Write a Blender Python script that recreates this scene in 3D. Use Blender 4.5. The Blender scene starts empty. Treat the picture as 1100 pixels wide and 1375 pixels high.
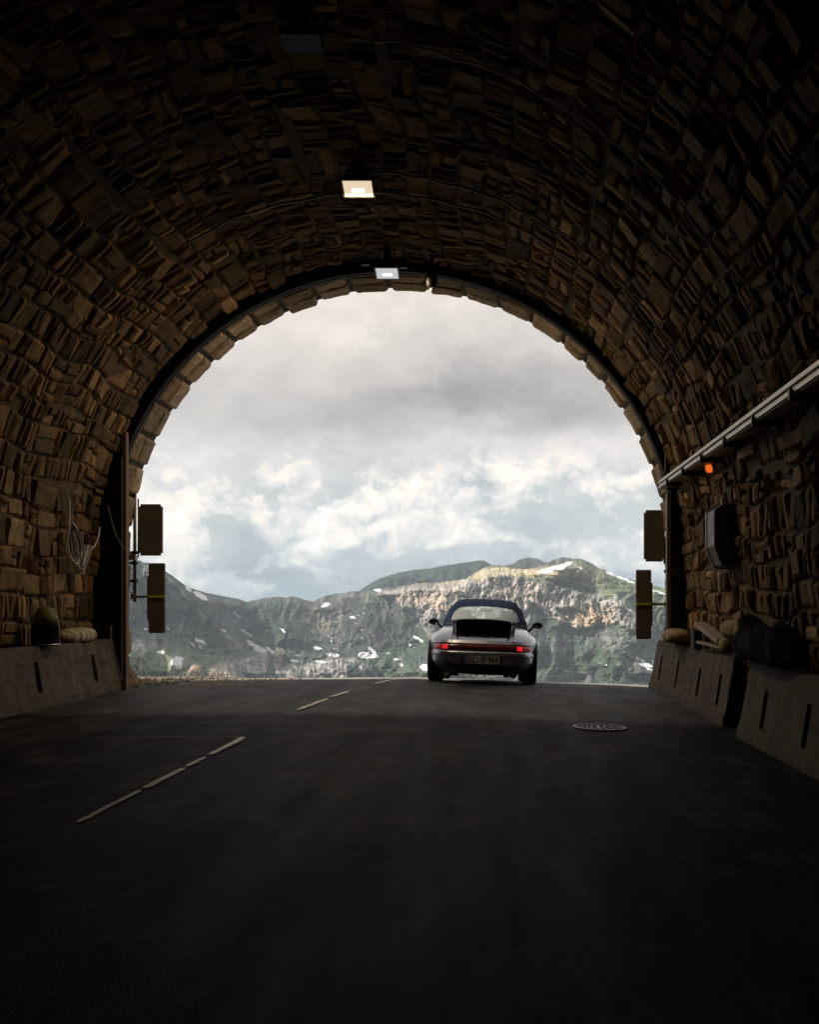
import bpy, bmesh, math, random
import numpy as np
from mathutils import Vector, Matrix
R = math.radians
random.seed(7); rng = np.random.default_rng(11)
scene = bpy.context.scene

# ------------------------------------------------------------------ camera
F, VX, VY, CZ = 1400.0, 675.0, 805.0, 1.19      # focal length in px of a 1100 px wide frame, vanishing point, eye height
cd = bpy.data.cameras.new("camera"); cam = bpy.data.objects.new("camera", cd)
scene.collection.objects.link(cam); scene.camera = cam
cam.location = (0, 0, CZ); cam.rotation_euler = (R(90), 0, 0)
cd.sensor_fit = 'HORIZONTAL'; cd.sensor_width = 24; cd.lens = 24 * F / 1100
cd.shift_x = -(VX - 550) / 1100; cd.shift_y = (VY - 687.5) / 1100
cd.clip_start = 0.05; cd.clip_end = 30000

def at(px, py, Y):
    return Vector(((px - VX) / F * Y, Y, CZ - (py - VY) / F * Y))

# ------------------------------------------------------------------ render settings
scene.view_settings.view_transform = 'Standard'; scene.view_settings.look = 'None'
scene.view_settings.exposure = 0.0; scene.view_settings.gamma = 1.0
try: scene.view_settings.use_curve_mapping = False
except Exception: pass
cy = scene.cycles
cy.use_denoising = True
cy.max_bounces = 7; cy.diffuse_bounces = 4; cy.glossy_bounces = 3; cy.transmission_bounces = 6
cy.transparent_max_bounces = 12; cy.volume_bounces = 0
cy.caustics_reflective = False; cy.caustics_refractive = False

# ------------------------------------------------------------------ node helper
class NT:
    def __init__(s, tree): s.t = tree; s.n = tree.nodes; s.l = tree.links
    def new(s, typ, **kw):
        n = s.n.new(typ)
        for k, v in kw.items(): setattr(n, k, v)
        return n
    def put(s, sock, v):
        if isinstance(v, bpy.types.NodeSocket): s.l.new(v, sock)
        else: sock.default_value = v
    def m(s, op, a, b=0.0, c=None):
        n = s.new('ShaderNodeMath', operation=op)
        s.put(n.inputs[0], a); s.put(n.inputs[1], b)
        if c is not None: s.put(n.inputs[2], c)
        return n.outputs[0]
    def noise(s, vec, scale, detail=5.0, rough=0.55, dist=0.0):
        n = s.new('ShaderNodeTexNoise')
        if vec is not None: s.l.new(vec, n.inputs['Vector'])
        n.inputs['Scale'].default_value = scale; n.inputs['Detail'].default_value = detail
        n.inputs['Roughness'].default_value = rough; n.inputs['Distortion'].default_value = dist
        return n
    def mapping(s, vec, scale=(1, 1, 1), loc=(0, 0, 0), rot=(0, 0, 0)):
        n = s.new('ShaderNodeMapping'); s.l.new(vec, n.inputs[0])
        n.inputs['Scale'].default_value = scale; n.inputs['Location'].default_value = loc
        n.inputs['Rotation'].default_value = rot
        return n.outputs[0]
    def ramp(s, fac, stops, interp='LINEAR'):
        n = s.new('ShaderNodeValToRGB'); s.put(n.inputs[0], fac)
        cr = n.color_ramp; cr.interpolation = interp
        while len(cr.elements) < len(stops): cr.elements.new(0.5)
        for e, (p, c) in zip(cr.elements, stops):
            e.position = p; e.color = c if len(c) == 4 else (*c, 1)
        return n.outputs[0]
    def mix(s, fac, a, b, blend='MIX'):
        n = s.new('ShaderNodeMix', data_type='RGBA', blend_type=blend)
        s.put(n.inputs[0], fac)
        s.put(n.inputs[6], a if isinstance(a, bpy.types.NodeSocket) else (*a, 1))
        s.put(n.inputs[7], b if isinstance(b, bpy.types.NodeSocket) else (*b, 1))
        return n.outputs[2]

def srgb(r, g, b):
    return tuple(((c / 255) / 12.92 if c / 255 <= 0.04045 else ((c / 255 + 0.055) / 1.055) ** 2.4) for c in (r, g, b))

# ------------------------------------------------------------------ world: cloudy sky in direction space
SUN_AZ, SUN_EL = R(-97), R(36)       # azimuth from +Y towards +X (negative = left), elevation
world = bpy.data.worlds.new("World"); scene.world = world; world.use_nodes = True
w = NT(world.node_tree); w.n.clear()
sky = w.new('ShaderNodeTexSky'); sky.sky_type = 'NISHITA'; sky.sun_disc = False
sky.sun_elevation = SUN_EL; sky.sun_rotation = SUN_AZ % (2 * math.pi)
tc = w.new('ShaderNodeTexCoord'); D = tc.outputs['Generated']
sep = w.new('ShaderNodeSeparateXYZ'); w.l.new(D, sep.inputs[0])
# warped direction
wn = w.noise(w.mapping(D, (1, 1, 1.8)), 7.0, 5, 0.6)
wv = w.new('ShaderNodeVectorMath', operation='SUBTRACT'); w.l.new(wn.outputs['Color'], wv.inputs[0]); wv.inputs[1].default_value = (.5, .5, .5)
ws = w.new('ShaderNodeVectorMath', operation='SCALE'); w.l.new(wv.outputs[0], ws.inputs[0]); ws.inputs['Scale'].default_value = 0.095
wa = w.new('ShaderNodeVectorMath', operation='ADD'); w.l.new(D, wa.inputs[0]); w.l.new(ws.outputs[0], wa.inputs[1])
DW = wa.outputs[0]
sw = w.new('ShaderNodeSeparateXYZ'); w.l.new(DW, sw.inputs[0])
yy = w.m('MAXIMUM', sw.outputs[1], 0.15)
AZ = w.m('DIVIDE', sw.outputs[0], yy); EL = w.m('DIVIDE', sw.outputs[2], yy)
# base brightness by height (grey bases above, bright towers low, haze at the horizon)
def tt(py): return (VY - py) / F
def band(py, k=0.5): return tt(py) / k
base = w.ramp(w.m('DIVIDE', EL, 0.5), [
    (0.0, srgb(170, 182, 192)), (band(780), srgb(184, 193, 200)), (band(720), srgb(200, 203, 205)), (band(650), srgb(210, 208, 205)), (band(600), srgb(203, 200, 198)),
    (band(550), srgb(186, 182, 178)), (band(500), srgb(192, 186, 181)), (band(440), srgb(212, 204, 196)), (band(390), srgb(224, 214, 204)), (1.0, srgb(180, 176, 172))])
def blob(px, py, rx, ry, amp):
    dx = w.m('DIVIDE', w.m('SUBTRACT', AZ, (px - VX) / F), rx / F)
    dz = w.m('DIVIDE', w.m('SUBTRACT', EL, tt(py)), ry / F)
    q = w.m('ADD', w.m('MULTIPLY', dx, dx), w.m('MULTIPLY', dz, dz))
    return w.m('MULTIPLY', w.m('EXPONENT', w.m('MULTIPLY', q, -1.0)), amp)
def total(L):
    s_ = None
    for b in L:
        v = blob(*b); s_ = v if s_ is None else w.m('ADD', s_, v)
    return s_
# broad tone of the layers
s_ = total([(610, 535, 170, 30, -.27), (440, 575, 130, 20, -.20), (780, 510, 120, 34, -.10), (560, 500, 150, 40, -.05), (300, 540, 100, 60, .10), (700, 590, 170, 26, .07),
            (840, 600, 90, 30, .12), (420, 640, 90, 26, .06), (600, 660, 120, 14, -.08), (560, 780, 150, 16, -.22), (330, 760, 60, 14, -.14), (800, 720, 120, 20, .02), (230, 640, 60, 60, .08)])
# where cumulus towers stand (field for a crisp threshold)
cu = total([(440, 710, 95, 46, .55), (520, 672, 55, 34, .60), (350, 745, 70, 26, .30), (230, 700, 55, 60, .40), (250, 775, 70, 20, .45), (600, 700, 60, 30, .30), (690, 640, 110, 34, .40), (500, 640, 34, 18, .32),
            (330, 655, 46, 20, .26), (840, 740, 60, 26, .45), (720, 735, 80, 16, .25), (470, 660, 24, 18, -.45), (308, 706, 20, 24, -.60), (560, 755, 110, 20, -.55), (640, 745, 60, 14, -.35), (500, 782, 30, 10, .40), (780, 700, 90, 16, -.30), (390, 775, 40, 12, -.4), (860, 640, 50, 30, .3)])
def puff(off, sc, det=2.0, rough=.5):
    v = w.new('ShaderNodeTexVoronoi'); v.feature = 'F1'
    va = w.new('ShaderNodeVectorMath', operation='ADD'); w.l.new(DW2, va.inputs[0]); va.inputs[1].default_value = off
    w.l.new(w.mapping(va.outputs[0], (1, 1, 1.25)), v.inputs['Vector']); v.inputs['Scale'].default_value = sc; v.inputs['Detail'].default_value = det
    v.inputs['Roughness'].default_value = rough
    return v.outputs['Distance']
# gentler warp for the puffs
wn2 = w.noise(D, 26.0, 5, 0.62)
wv2 = w.new('ShaderNodeVectorMath', operation='SUBTRACT'); w.l.new(wn2.outputs['Color'], wv2.inputs[0]); wv2.inputs[1].default_value = (.5, .5, .5)
ws2 = w.new('ShaderNodeVectorMath', operation='SCALE'); w.l.new(wv2.outputs[0], ws2.inputs[0]); ws2.inputs['Scale'].default_value = 0.06
wa2 = w.new('ShaderNodeVectorMath', operation='ADD'); w.l.new(D, wa2.inputs[0]); w.l.new(ws2.outputs[0], wa2.inputs[1])
DW2 = wa2.outputs[0]
h0 = puff((0, 0, 0), 19); h1 = puff((-.0045, 0, .0085), 19)
relief_ = w.m('SUBTRACT', h1, h0)                        # lit from the upper left
def nz(off, sc):
    va = w.new('ShaderNodeVectorMath', operation='ADD'); w.l.new(DW2, va.inputs[0]); va.inputs[1].default_value = off
    return w.noise(va.outputs[0], sc, 5, .58).outputs[0]
relief2 = w.m('SUBTRACT', nz((0, 0, 0), 40), nz((-.003, 0, .006), 40))
n1 = w.noise(w.mapping(DW, (1, 1, 1.7)), 10, 8, 0.58)
n3 = w.noise(w.mapping(DW, (1, 1, 1.3), (2, 5, 1)), 24, 8, .62).outputs[0]
fld = w.m('ADD', cu, w.m('ADD', w.m('MULTIPLY', w.m('SUBTRACT', .45, h0), .7), w.m('ADD', w.m('MULTIPLY', w.m('SUBTRACT', n1.outputs[0], .5), 1.5), w.m('MULTIPLY', w.m('SUBTRACT', n3, .5), .8))))
def sm(x, a, b):
    n = w.new('ShaderNodeMapRange'); n.interpolation_type = 'SMOOTHSTEP'; w.l.new(x, n.inputs[0]); n.inputs[1].default_value = a; n.inputs[2].default_value = b
    return n.outputs[0]
low = sm(EL, tt(590), tt(660))
tower = w.m('MULTIPLY', w.m('ADD', w.m('MULTIPLY', sm(fld, -.42, -.12), .5), w.m('MULTIPLY', sm(fld, -.16, .34), .5)), low)
tex = w.m('MULTIPLY', w.m('ADD', w.m('MULTIPLY', relief_, .62), w.m('MULTIPLY', relief2, 1.0)), w.m('ADD', w.m('MULTIPLY', tower, .85), .15))
d1 = w.m('MULTIPLY', w.m('SUBTRACT', n1.outputs[0], 0.5), .50)
tone = w.m('ADD', w.m('ADD', .94, w.m('MULTIPLY', low, -.10)), w.m('ADD', s_, w.m('ADD', d1, w.m('ADD', w.m('MULTIPLY', tower, .38), tex))))
dark = w.m('MINIMUM', w.m('MAXIMUM', w.m('MULTIPLY', w.m('SUBTRACT', 1.02, tone), 3.2), 0.0), 1.0)
tint = w.mix(w.m('MULTIPLY', dark, w.m('ADD', w.m('MULTIPLY', low, .8), .15)), (1, 1, 1), (0.86, 0.945, 1.0))
warm = w.mix(w.m('MINIMUM', w.m('MAXIMUM', w.m('MULTIPLY', w.m('SUBTRACT', tone, 1.0), 4.0), 0.0), 1.0), tint, (1.09, 1.0, 0.925))
vm = w.new('ShaderNodeVectorMath', operation='MULTIPLY'); w.l.new(base, vm.inputs[0]); w.l.new(warm, vm.inputs[1])
vs = w.new('ShaderNodeVectorMath', operation='SCALE'); w.l.new(vm.outputs[0], vs.inputs[0]); w.l.new(w.m('MAXIMUM', tone, 0.3), vs.inputs['Scale'])
bgc = w.new('ShaderNodeBackground'); w.l.new(vs.outputs[0], bgc.inputs[0]); bgc.inputs[1].default_value = 1.42
bgs = w.new('ShaderNodeBackground'); w.l.new(sky.outputs[0], bgs.inputs[0]); bgs.inputs[1].default_value = 0.10
mx = w.new('ShaderNodeMixShader'); mx.inputs[0].default_value = 0.93
w.l.new(bgs.outputs[0], mx.inputs[1]); w.l.new(bgc.outputs[0], mx.inputs[2])
out = w.new('ShaderNodeOutputWorld'); w.l.new(mx.outputs[0], out.inputs[0])
try: world.cycles.sampling_method = 'MANUAL'; world.cycles.sample_map_resolution = 1024
except Exception: pass

sd = bpy.data.lights.new("sun", 'SUN'); sd.energy = 5.0; sd.angle = R(0.5); sd.color = (1.0, 0.94, 0.84)
sun = bpy.data.objects.new("sun", sd); scene.collection.objects.link(sun)
sv = Vector((math.sin(SUN_AZ) * math.cos(SUN_EL), math.cos(SUN_AZ) * math.cos(SUN_EL), math.sin(SUN_EL)))
sun.rotation_euler = sv.to_track_quat('Z', 'Y').to_euler(); sun.location = (-20, -5, 30)

# ------------------------------------------------------------------ object helpers
COL = scene.collection
def link(o, parent=None):
    COL.objects.link(o)
    if parent is not None: o.parent = parent
    return o
def tag(o, label=None, cat=None, group=None, kind=None):
    if label: o['label'] = label
    if cat: o['category'] = cat
    if group: o['group'] = group
    if kind: o['kind'] = kind
    return o
def empty(name, loc=(0, 0, 0), rot=(0, 0, 0)):
    o = bpy.data.objects.new(name, None); COL.objects.link(o); o.location = loc; o.rotation_euler = rot
    o.empty_display_size = 0.1
    return o
def np_mesh(name, V, Fq, mat=None, parent=None, smooth=True, attrs=None):
    me = bpy.data.meshes.new(name)
    V = np.asarray(V, dtype=np.float32).reshape(-1, 3); Fq = np.asarray(Fq, dtype=np.int32)
    n, k = Fq.shape
    me.vertices.add(len(V)); me.vertices.foreach_set('co', V.ravel())
    me.loops.add(n * k); me.loops.foreach_set('vertex_index', Fq.ravel())
    me.polygons.add(n); me.polygons.foreach_set('loop_start', np.arange(0, n * k, k, dtype=np.int32))
    try: me.polygons.foreach_set('loop_total', np.full(n, k, dtype=np.int32))
    except Exception: pass
    me.update(calc_edges=True); me.validate()
    me.polygons.foreach_set('use_smooth', np.full(len(me.polygons), smooth))
    for an, arr in (attrs or {}).items():
        arr = np.asarray(arr, dtype=np.float32)
        if arr.ndim == 1:
            a = me.attributes.new(an, 'FLOAT', 'POINT'); a.data.foreach_set('value', arr)
        else:
            a = me.attributes.new(an, 'FLOAT_COLOR', 'POINT')
            if arr.shape[1] == 3: arr = np.hstack([arr, np.ones((len(arr), 1), np.float32)])
            a.data.foreach_set('color', arr.ravel())
    if mat: me.materials.append(mat)
    return link(bpy.data.objects.new(name, me), parent)
def grid_faces(nu, nv, flip=False, off=0, wrap=False):
    i = np.arange(nu - 1); j = np.arange(nv if wrap else nv - 1)
    I, J = np.meshgrid(i, j, indexing='ij'); J2 = (J + 1) % nv
    a = I * nv + J; b = (I + 1) * nv + J; c = (I + 1) * nv + J2; d = I * nv + J2
    q = np.stack([a, b, c, d] if not flip else [a, d, c, b], -1).reshape(-1, 4)
    return q + off
class MB:
    """collects shapes, then links them as one mesh object"""
    def __init__(s): s.bm = bmesh.new()
    def box(s, c, size, rot=None, bev=0.0, taper=None):
        r = bmesh.ops.create_cube(s.bm, size=1.0); vs_ = r['verts']
        for v in vs_:
            v.co.x *= size[0]; v.co.y *= size[1]; v.co.z *= size[2]
            if taper and v.co.z > 0: v.co.x *= taper[0]; v.co.y *= taper[1]
        if bev > 0:
            ed = list({e for v in vs_ for e in v.link_edges})
            rb = bmesh.ops.bevel(s.bm, geom=ed, offset=bev, segments=2, affect='EDGES', profile=0.5)
            vs_ = list({v for f in rb['faces'] for v in f.verts} | {v for v in vs_ if v.is_valid})
            comp = set(vs_); st = list(vs_)
            while st:
                v = st.pop()
                for e in v.link_edges:
                    o = e.other_vert(v)
                    if o not in comp: comp.add(o); st.append(o)
            vs_ = list(comp)
        M = Matrix.Translation(Vector(c))
        if rot is not None: M = M @ (rot if isinstance(rot, Matrix) else (Matrix.Rotation(rot[2], 4, 'Z') @ Matrix.Rotation(rot[1], 4, 'Y') @ Matrix.Rotation(rot[0], 4, 'X')))
        bmesh.ops.transform(s.bm, matrix=M, verts=vs_)
        return s
    def tube(s, pts, r, seg=8, caps=True):
        pts = [Vector(p) for p in pts]; rings = []
        up = None
        for i, p in enumerate(pts):
            t = (pts[min(i + 1, len(pts) - 1)] - pts[max(i - 1, 0)]).normalized()
            if up is None:
                up = Vector((0, 0, 1)) if abs(t.z) < 0.9 else Vector((1, 0, 0))
            x = up.cross(t).normalized(); y = t.cross(x).normalized(); up = y
            rr = r[i] if isinstance(r, (list, tuple)) else r
            rings.append([s.bm.verts.new(p + (x * math.cos(a) + y * math.sin(a)) * rr) for a in [2 * math.pi * k / seg for k in range(seg)]])
        for a, b in zip(rings, rings[1:]):
            for k in range(seg): s.bm.faces.new([a[k], a[(k + 1) % seg], b[(k + 1) % seg], b[k]])
        if caps:
            s.bm.faces.new(rings[0][::-1]); s.bm.faces.new(rings[-1])
        return s
    def lathe(s, prof, seg=32, axis='Z', c=(0, 0, 0), M=None):
        rings = []
        for (r, h) in prof:
            ring = []
            for k in range(seg):
                a = 2 * math.pi * k / seg
                if axis == 'Z': p = Vector((r * math.cos(a), r * math.sin(a), h))
                elif axis == 'X': p = Vector((h, r * math.cos(a), r * math.sin(a)))
                else: p = Vector((r * math.cos(a), h, r * math.sin(a)))
                if M is not None: p = M @ p
                ring.append(s.bm.verts.new(p + Vector(c)))
            rings.append(ring)
        for a, b in zip(rings, rings[1:]):
            for k in range(seg): s.bm.faces.new([a[k], a[(k + 1) % seg], b[(k + 1) % seg], b[k]])
        if prof[0][0] > 1e-6: s.bm.faces.new(rings[0][::-1])
        if prof[-1][0] > 1e-6: s.bm.faces.new(rings[-1])
        return s
    def prism(s, poly, axis, a, b, M=None):
        """extrude a 2D polygon along an axis from a to b"""
        def P(u, v, h):
            p = Vector((h, u, v)) if axis == 'X' else Vector((u, h, v)) if axis == 'Y' else Vector((u, v, h))
            return (M @ p) if M is not None else p
        A = [s.bm.verts.new(P(u, v, a)) for u, v in poly]; B = [s.bm.verts.new(P(u, v, b)) for u, v in poly]
        s.bm.faces.new(A[::-1]); s.bm.faces.new(B)
        for k in range(len(poly)):
            k2 = (k + 1) % len(poly); s.bm.faces.new([A[k], A[k2], B[k2], B[k]])
        return s
    def build(s, name, mat, parent=None, smooth=False, bev=0, sub=0):
        bmesh.ops.remove_doubles(s.bm, verts=s.bm.verts, dist=1e-6)
        bmesh.ops.recalc_face_normals(s.bm, faces=s.bm.faces)
        me = bpy.data.meshes.new(name); s.bm.to_mesh(me); s.bm.free()
        if mat: me.materials.append(mat)
        o = link(bpy.data.objects.new(name, me), parent)
        if smooth:
            for p in me.polygons: p.use_smooth = True
        if bev:
            b = o.modifiers.new('bevel', 'BEVEL'); b.width = bev; b.segments = 2; b.limit_method = 'ANGLE'; b.angle_limit = R(35)
        if sub:
            b = o.modifiers.new('sub', 'SUBSURF'); b.levels = sub; b.render_levels = sub
        return o
def boolean(o, cutter, op='DIFFERENCE', bake=True):
    """cut o with a temporary shape and store the result as plain mesh"""
    m = o.modifiers.new('cut', 'BOOLEAN'); m.operation = op; m.object = cutter; m.solver = 'EXACT'
    bpy.context.view_layer.update()
    dg = bpy.context.evaluated_depsgraph_get()
    me = bpy.data.meshes.new_from_object(o.evaluated_get(dg))
    o.modifiers.clear(); old = o.data; o.data = me; me.name = o.name
    return o
def drop(o): 
    bpy.data.objects.remove(o, do_unlink=True)
def smooth_angle(o, deg):
    me = o.data
    me.polygons.foreach_set('use_smooth', [True] * len(me.polygons))
    try: me.set_sharp_from_angle(angle=R(deg))
    except Exception: pass

# ------------------------------------------------------------------ numpy noise
def _hash(ix, iy, iz, seed):
    h = (ix.astype(np.int64) * 374761393 + iy.astype(np.int64) * 668265263 + iz.astype(np.int64) * 2147483647 + seed * 974634777) & 0xffffffff
    h = ((h ^ (h >> 13)) * 1274126177) & 0xffffffff
    h = ((h ^ (h >> 16)) * 2246822519) & 0xffffffff
    return ((h ^ (h >> 15)) & 0xffff) / 65535.0 * 2 - 1
def vnoise(x, y, z=None, seed=0):
    if z is None: z = np.zeros_like(x)
    xi, yi, zi = np.floor(x), np.floor(y), np.floor(z)
    fx, fy, fz = x - xi, y - yi, z - zi
    ux, uy, uz = [f * f * f * (f * (f * 6 - 15) + 10) for f in (fx, fy, fz)]
    def h(a, b, c): return _hash(xi + a, yi + b, zi + c, seed)
    def L(a, b, t): return a + (b - a) * t
    return L(L(L(h(0, 0, 0), h(1, 0, 0), ux), L(h(0, 1, 0), h(1, 1, 0), ux), uy),
             L(L(h(0, 0, 1), h(1, 0, 1), ux), L(h(0, 1, 1), h(1, 1, 1), ux), uy), uz)
def fbm(x, y, z=None, oct=5, lac=2.03, gain=0.5, seed=0, ridged=False):
    s = 0; a = 1; tot = 0
    x = np.asarray(x, float); y = np.asarray(y, float)
    if z is None: z = np.zeros_like(x)
    for k in range(oct):
        v = vnoise(x + 17.3 * k, y - 9.1 * k, z + 3.7 * k, seed + k)
        if ridged: v = 1 - 2 * np.abs(v)
        s = s + a * v; tot += a; a *= gain; x = x * lac; y = y * lac; z = z * lac
    return s / tot
def sstep(a, b, x):
    t = np.clip((x - a) / (b - a), 0, 1); return t * t * (3 - 2 * t)

# ------------------------------------------------------------------ materials
def mat(name, color=(.5, .5, .5), rough=.6, metal=0.0, spec=0.5, var=0.0, vscale=8.0, bump=0.0, bscale=40.0, emit=None, estr=0.0, coat=0.0):
    m = bpy.data.materials.new(name); m.use_nodes = True; t = NT(m.node_tree)
    b = m.node_tree.nodes['Principled BSDF']
    b.inputs['Roughness'].default_value = rough; b.inputs['Metallic'].default_value = metal
    b.inputs['Specular IOR Level'].default_value = spec; b.inputs['Coat Weight'].default_value = coat
    b.inputs['Base Color'].default_value = (*color, 1)
    tcn = t.new('ShaderNodeTexCoord')
    if var > 0:
        nz = t.noise(tcn.outputs['Object'], vscale, 7, .62)
        lo = tuple(c * (1 - var) for c in color); hi = tuple(min(1, c * (1 + var)) for c in color)
        t.l.new(t.ramp(nz.outputs[0], [(.3, lo), (.7, hi)]), b.inputs['Base Color'])
        rr = t.new('ShaderNodeMapRange'); t.l.new(nz.outputs[0], rr.inputs[0])
        rr.inputs[1].default_value = .3; rr.inputs[2].default_value = .7
        rr.inputs[3].default_value = max(0, rough - .12); rr.inputs[4].default_value = min(1, rough + .1)
        t.l.new(rr.outputs[0], b.inputs['Roughness'])
    if bump > 0:
        nb = t.noise(tcn.outputs['Object'], bscale, 6, .6)
        bp = t.new('ShaderNodeBump'); bp.inputs['Strength'].default_value = bump; bp.inputs['Distance'].default_value = 0.01
        t.l.new(nb.outputs[0], bp.inputs['Height']); t.l.new(bp.outputs[0], b.inputs['Normal'])
    if emit:
        b.inputs['Emission Color'].default_value = (*emit, 1); b.inputs['Emission Strength'].default_value = estr
    return m

def stone_mat():
    m = bpy.data.materials.new('stone'); m.use_nodes = True; t = NT(m.node_tree)
    b = m.node_tree.nodes['Principled BSDF']
    a = t.new('ShaderNodeAttribute', attribute_name='tint')
    geo = t.new('ShaderNodeNewGeometry')
    n = t.noise(geo.outputs['Position'], 9, 8, .65); n2 = t.noise(geo.outputs['Position'], 42, 6, .6)
    f = t.ramp(n.outputs[0], [(.25, (.50, .50, .52)), (.5, (1, .98, .95)), (.78, (1.5, 1.36, 1.2))])
    c1 = t.mix(1.0, a.outputs['Color'], f, 'MULTIPLY')
    f2 = t.ramp(n2.outputs[0], [(.3, (.7, .7, .7)), (.7, (1.25, 1.25, 1.25))])
    c = t.mix(1.0, c1, f2, 'MULTIPLY')
    t.l.new(c, b.inputs['Base Color'])
    b.inputs['Roughness'].default_value = .78; b.inputs['Specular IOR Level'].default_value = .14
    bp = t.new('ShaderNodeBump'); bp.inputs['Strength'].default_value = .8; bp.inputs['Distance'].default_value = .012
    nb = t.noise(t.mapping(geo.outputs['Position'], (1, 1, 1)), 30, 8, .7)
    t.l.new(nb.outputs[0], bp.inputs['Height']); t.l.new(bp.outputs[0], b.inputs['Normal'])
    return m

def asphalt_mat():
    m = bpy.data.materials.new('asphalt'); m.use_nodes = True; t = NT(m.node_tree)
    b = m.node_tree.nodes['Principled BSDF']
    geo = t.new('ShaderNodeNewGeometry'); P = geo.outputs['Position']
    big = t.noise(t.mapping(P, (.8, .25, 1)), 1.3, 6, .6)
    stre = t.noise(t.mapping(P, (3.5, .35, 1)), 1.0, 6, .62)
    fine = t.noise(P, 130, 3, .6)
    agg = t.new('ShaderNodeTexVoronoi'); t.l.new(P, agg.inputs['Vector']); agg.inputs['Scale'].default_value = 95
    c = t.ramp(big.outputs[0], [(.3, (.009, .009, .0095)), (.5, (.019, .019, .0195)), (.62, (.032, .031, .030)), (.75, (.052, .050, .048))])
    c = t.mix(1.0, c, t.ramp(stre.outputs[0], [(.3, (.86, .86, .86)), (.7, (1.14, 1.13, 1.12))]), 'MULTIPLY')
    c = t.mix(1.0, c, t.ramp(agg.outputs[0], [(.0, (2.1, 2.05, 2.0)), (.35, (1, 1, 1)), (.8, (.45, .45, .45))]), 'MULTIPLY')
    # tar-sealed cracks and longitudinal joints
    sp = t.new('ShaderNodeSeparateXYZ'); t.l.new(P, sp.inputs[0])
    wv_ = t.noise(t.mapping(P, (1, .6, 1)), .9, 4, .6)
    cr = None
    for x0, wd in ((-1.35, .030), (.85, .022), (-3.6, .024)):
        dx = t.m('ABSOLUTE', t.m('SUBTRACT', t.m('ADD', sp.outputs[0], t.m('MULTIPLY', t.m('SUBTRACT', wv_.outputs[0], .5), .35)), x0))
        v = t.m('LESS_THAN', dx, wd); cr = v if cr is None else t.m('MAXIMUM', cr, v)
    for y0, wd in ((10.9, .05), (13.0, .03), (14.55, .04), (7.4, .02)):
        dy = t.m('ABSOLUTE', t.m('SUBTRACT', t.m('ADD', sp.outputs[1], t.m('MULTIPLY', t.m('SUBTRACT', wv_.outputs[0], .5), .5)), y0))
        cr = t.m('MAXIMUM', cr, t.m('LESS_THAN', dy, wd))
    c = t.mix(t.m('MULTIPLY', cr, .9), c, (.004, .004, .004))
    # older, greyer surfacing beyond the cross joint
    my = t.new('ShaderNodeMapRange'); t.l.new(t.m('ADD', sp.outputs[1], t.m('MULTIPLY', t.m('SUBTRACT', wv_.outputs[0], .5), .5)), my.inputs[0]); my.inputs[1].default_value = 10.7; my.inputs[2].default_value = 11.2
    old = t.mix(1.0, c, t.ramp(t.noise(t.mapping(P, (1.0, .5, 1), (7, 1, 0)), 1.9, 8, .7).outputs[0], [(.36, (.5, .5, .5)), (.5, (1.3, 1.3, 1.32)), (.62, (3.0, 2.95, 2.9))]), 'MULTIPLY')
    c = t.mix(my.outputs[0], c, old)
    # pale worn aggregate dust
    du = t.noise(t.mapping(P, (1.2, .7, 1), (4, 2, 0)), 2.1, 9, .72)
    c = t.mix(t.ramp(du.outputs[0], [(.50, (0, 0, 0)), (.60, (.45, .45, .45)), (.70, (.9, .9, .9))]), c, (.090, .087, .085))
    # paler outside the tunnel: sunlit brightness of the road put into the colour
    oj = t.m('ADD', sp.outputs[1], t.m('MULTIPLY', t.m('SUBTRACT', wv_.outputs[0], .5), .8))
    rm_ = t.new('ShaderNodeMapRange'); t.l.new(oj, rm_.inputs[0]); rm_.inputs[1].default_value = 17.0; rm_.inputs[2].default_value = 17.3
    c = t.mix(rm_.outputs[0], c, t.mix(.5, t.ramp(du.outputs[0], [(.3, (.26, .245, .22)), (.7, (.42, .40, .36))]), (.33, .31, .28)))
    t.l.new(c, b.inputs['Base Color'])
    rr = t.new('ShaderNodeMapRange'); t.l.new(stre.outputs[0], rr.inputs[0]); rr.inputs[1].default_value = .3; rr.inputs[2].default_value = .7
    rr.inputs[3].default_value = .66; rr.inputs[4].default_value = .80
    t.l.new(rr.outputs[0], b.inputs['Roughness']); t.l.new(t.m('ADD', .04, t.m('MULTIPLY', my.outputs[0], .20)), b.inputs['Specular IOR Level'])
    h = t.m('ADD', t.m('MULTIPLY', agg.outputs[0], .7), t.m('MULTIPLY', fine.outputs[0], .6))
    h = t.m('ADD', h, t.m('MULTIPLY', t.noise(P, 2.2, 4, .5).outputs[0], 1.0))
    bp = t.new('ShaderNodeBump'); bp.inputs['Strength'].default_value = .6; bp.inputs['Distance'].default_value = .006
    t.l.new(h, bp.inputs['Height']); t.l.new(bp.outputs[0], b.inputs['Normal'])
    return m

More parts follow.
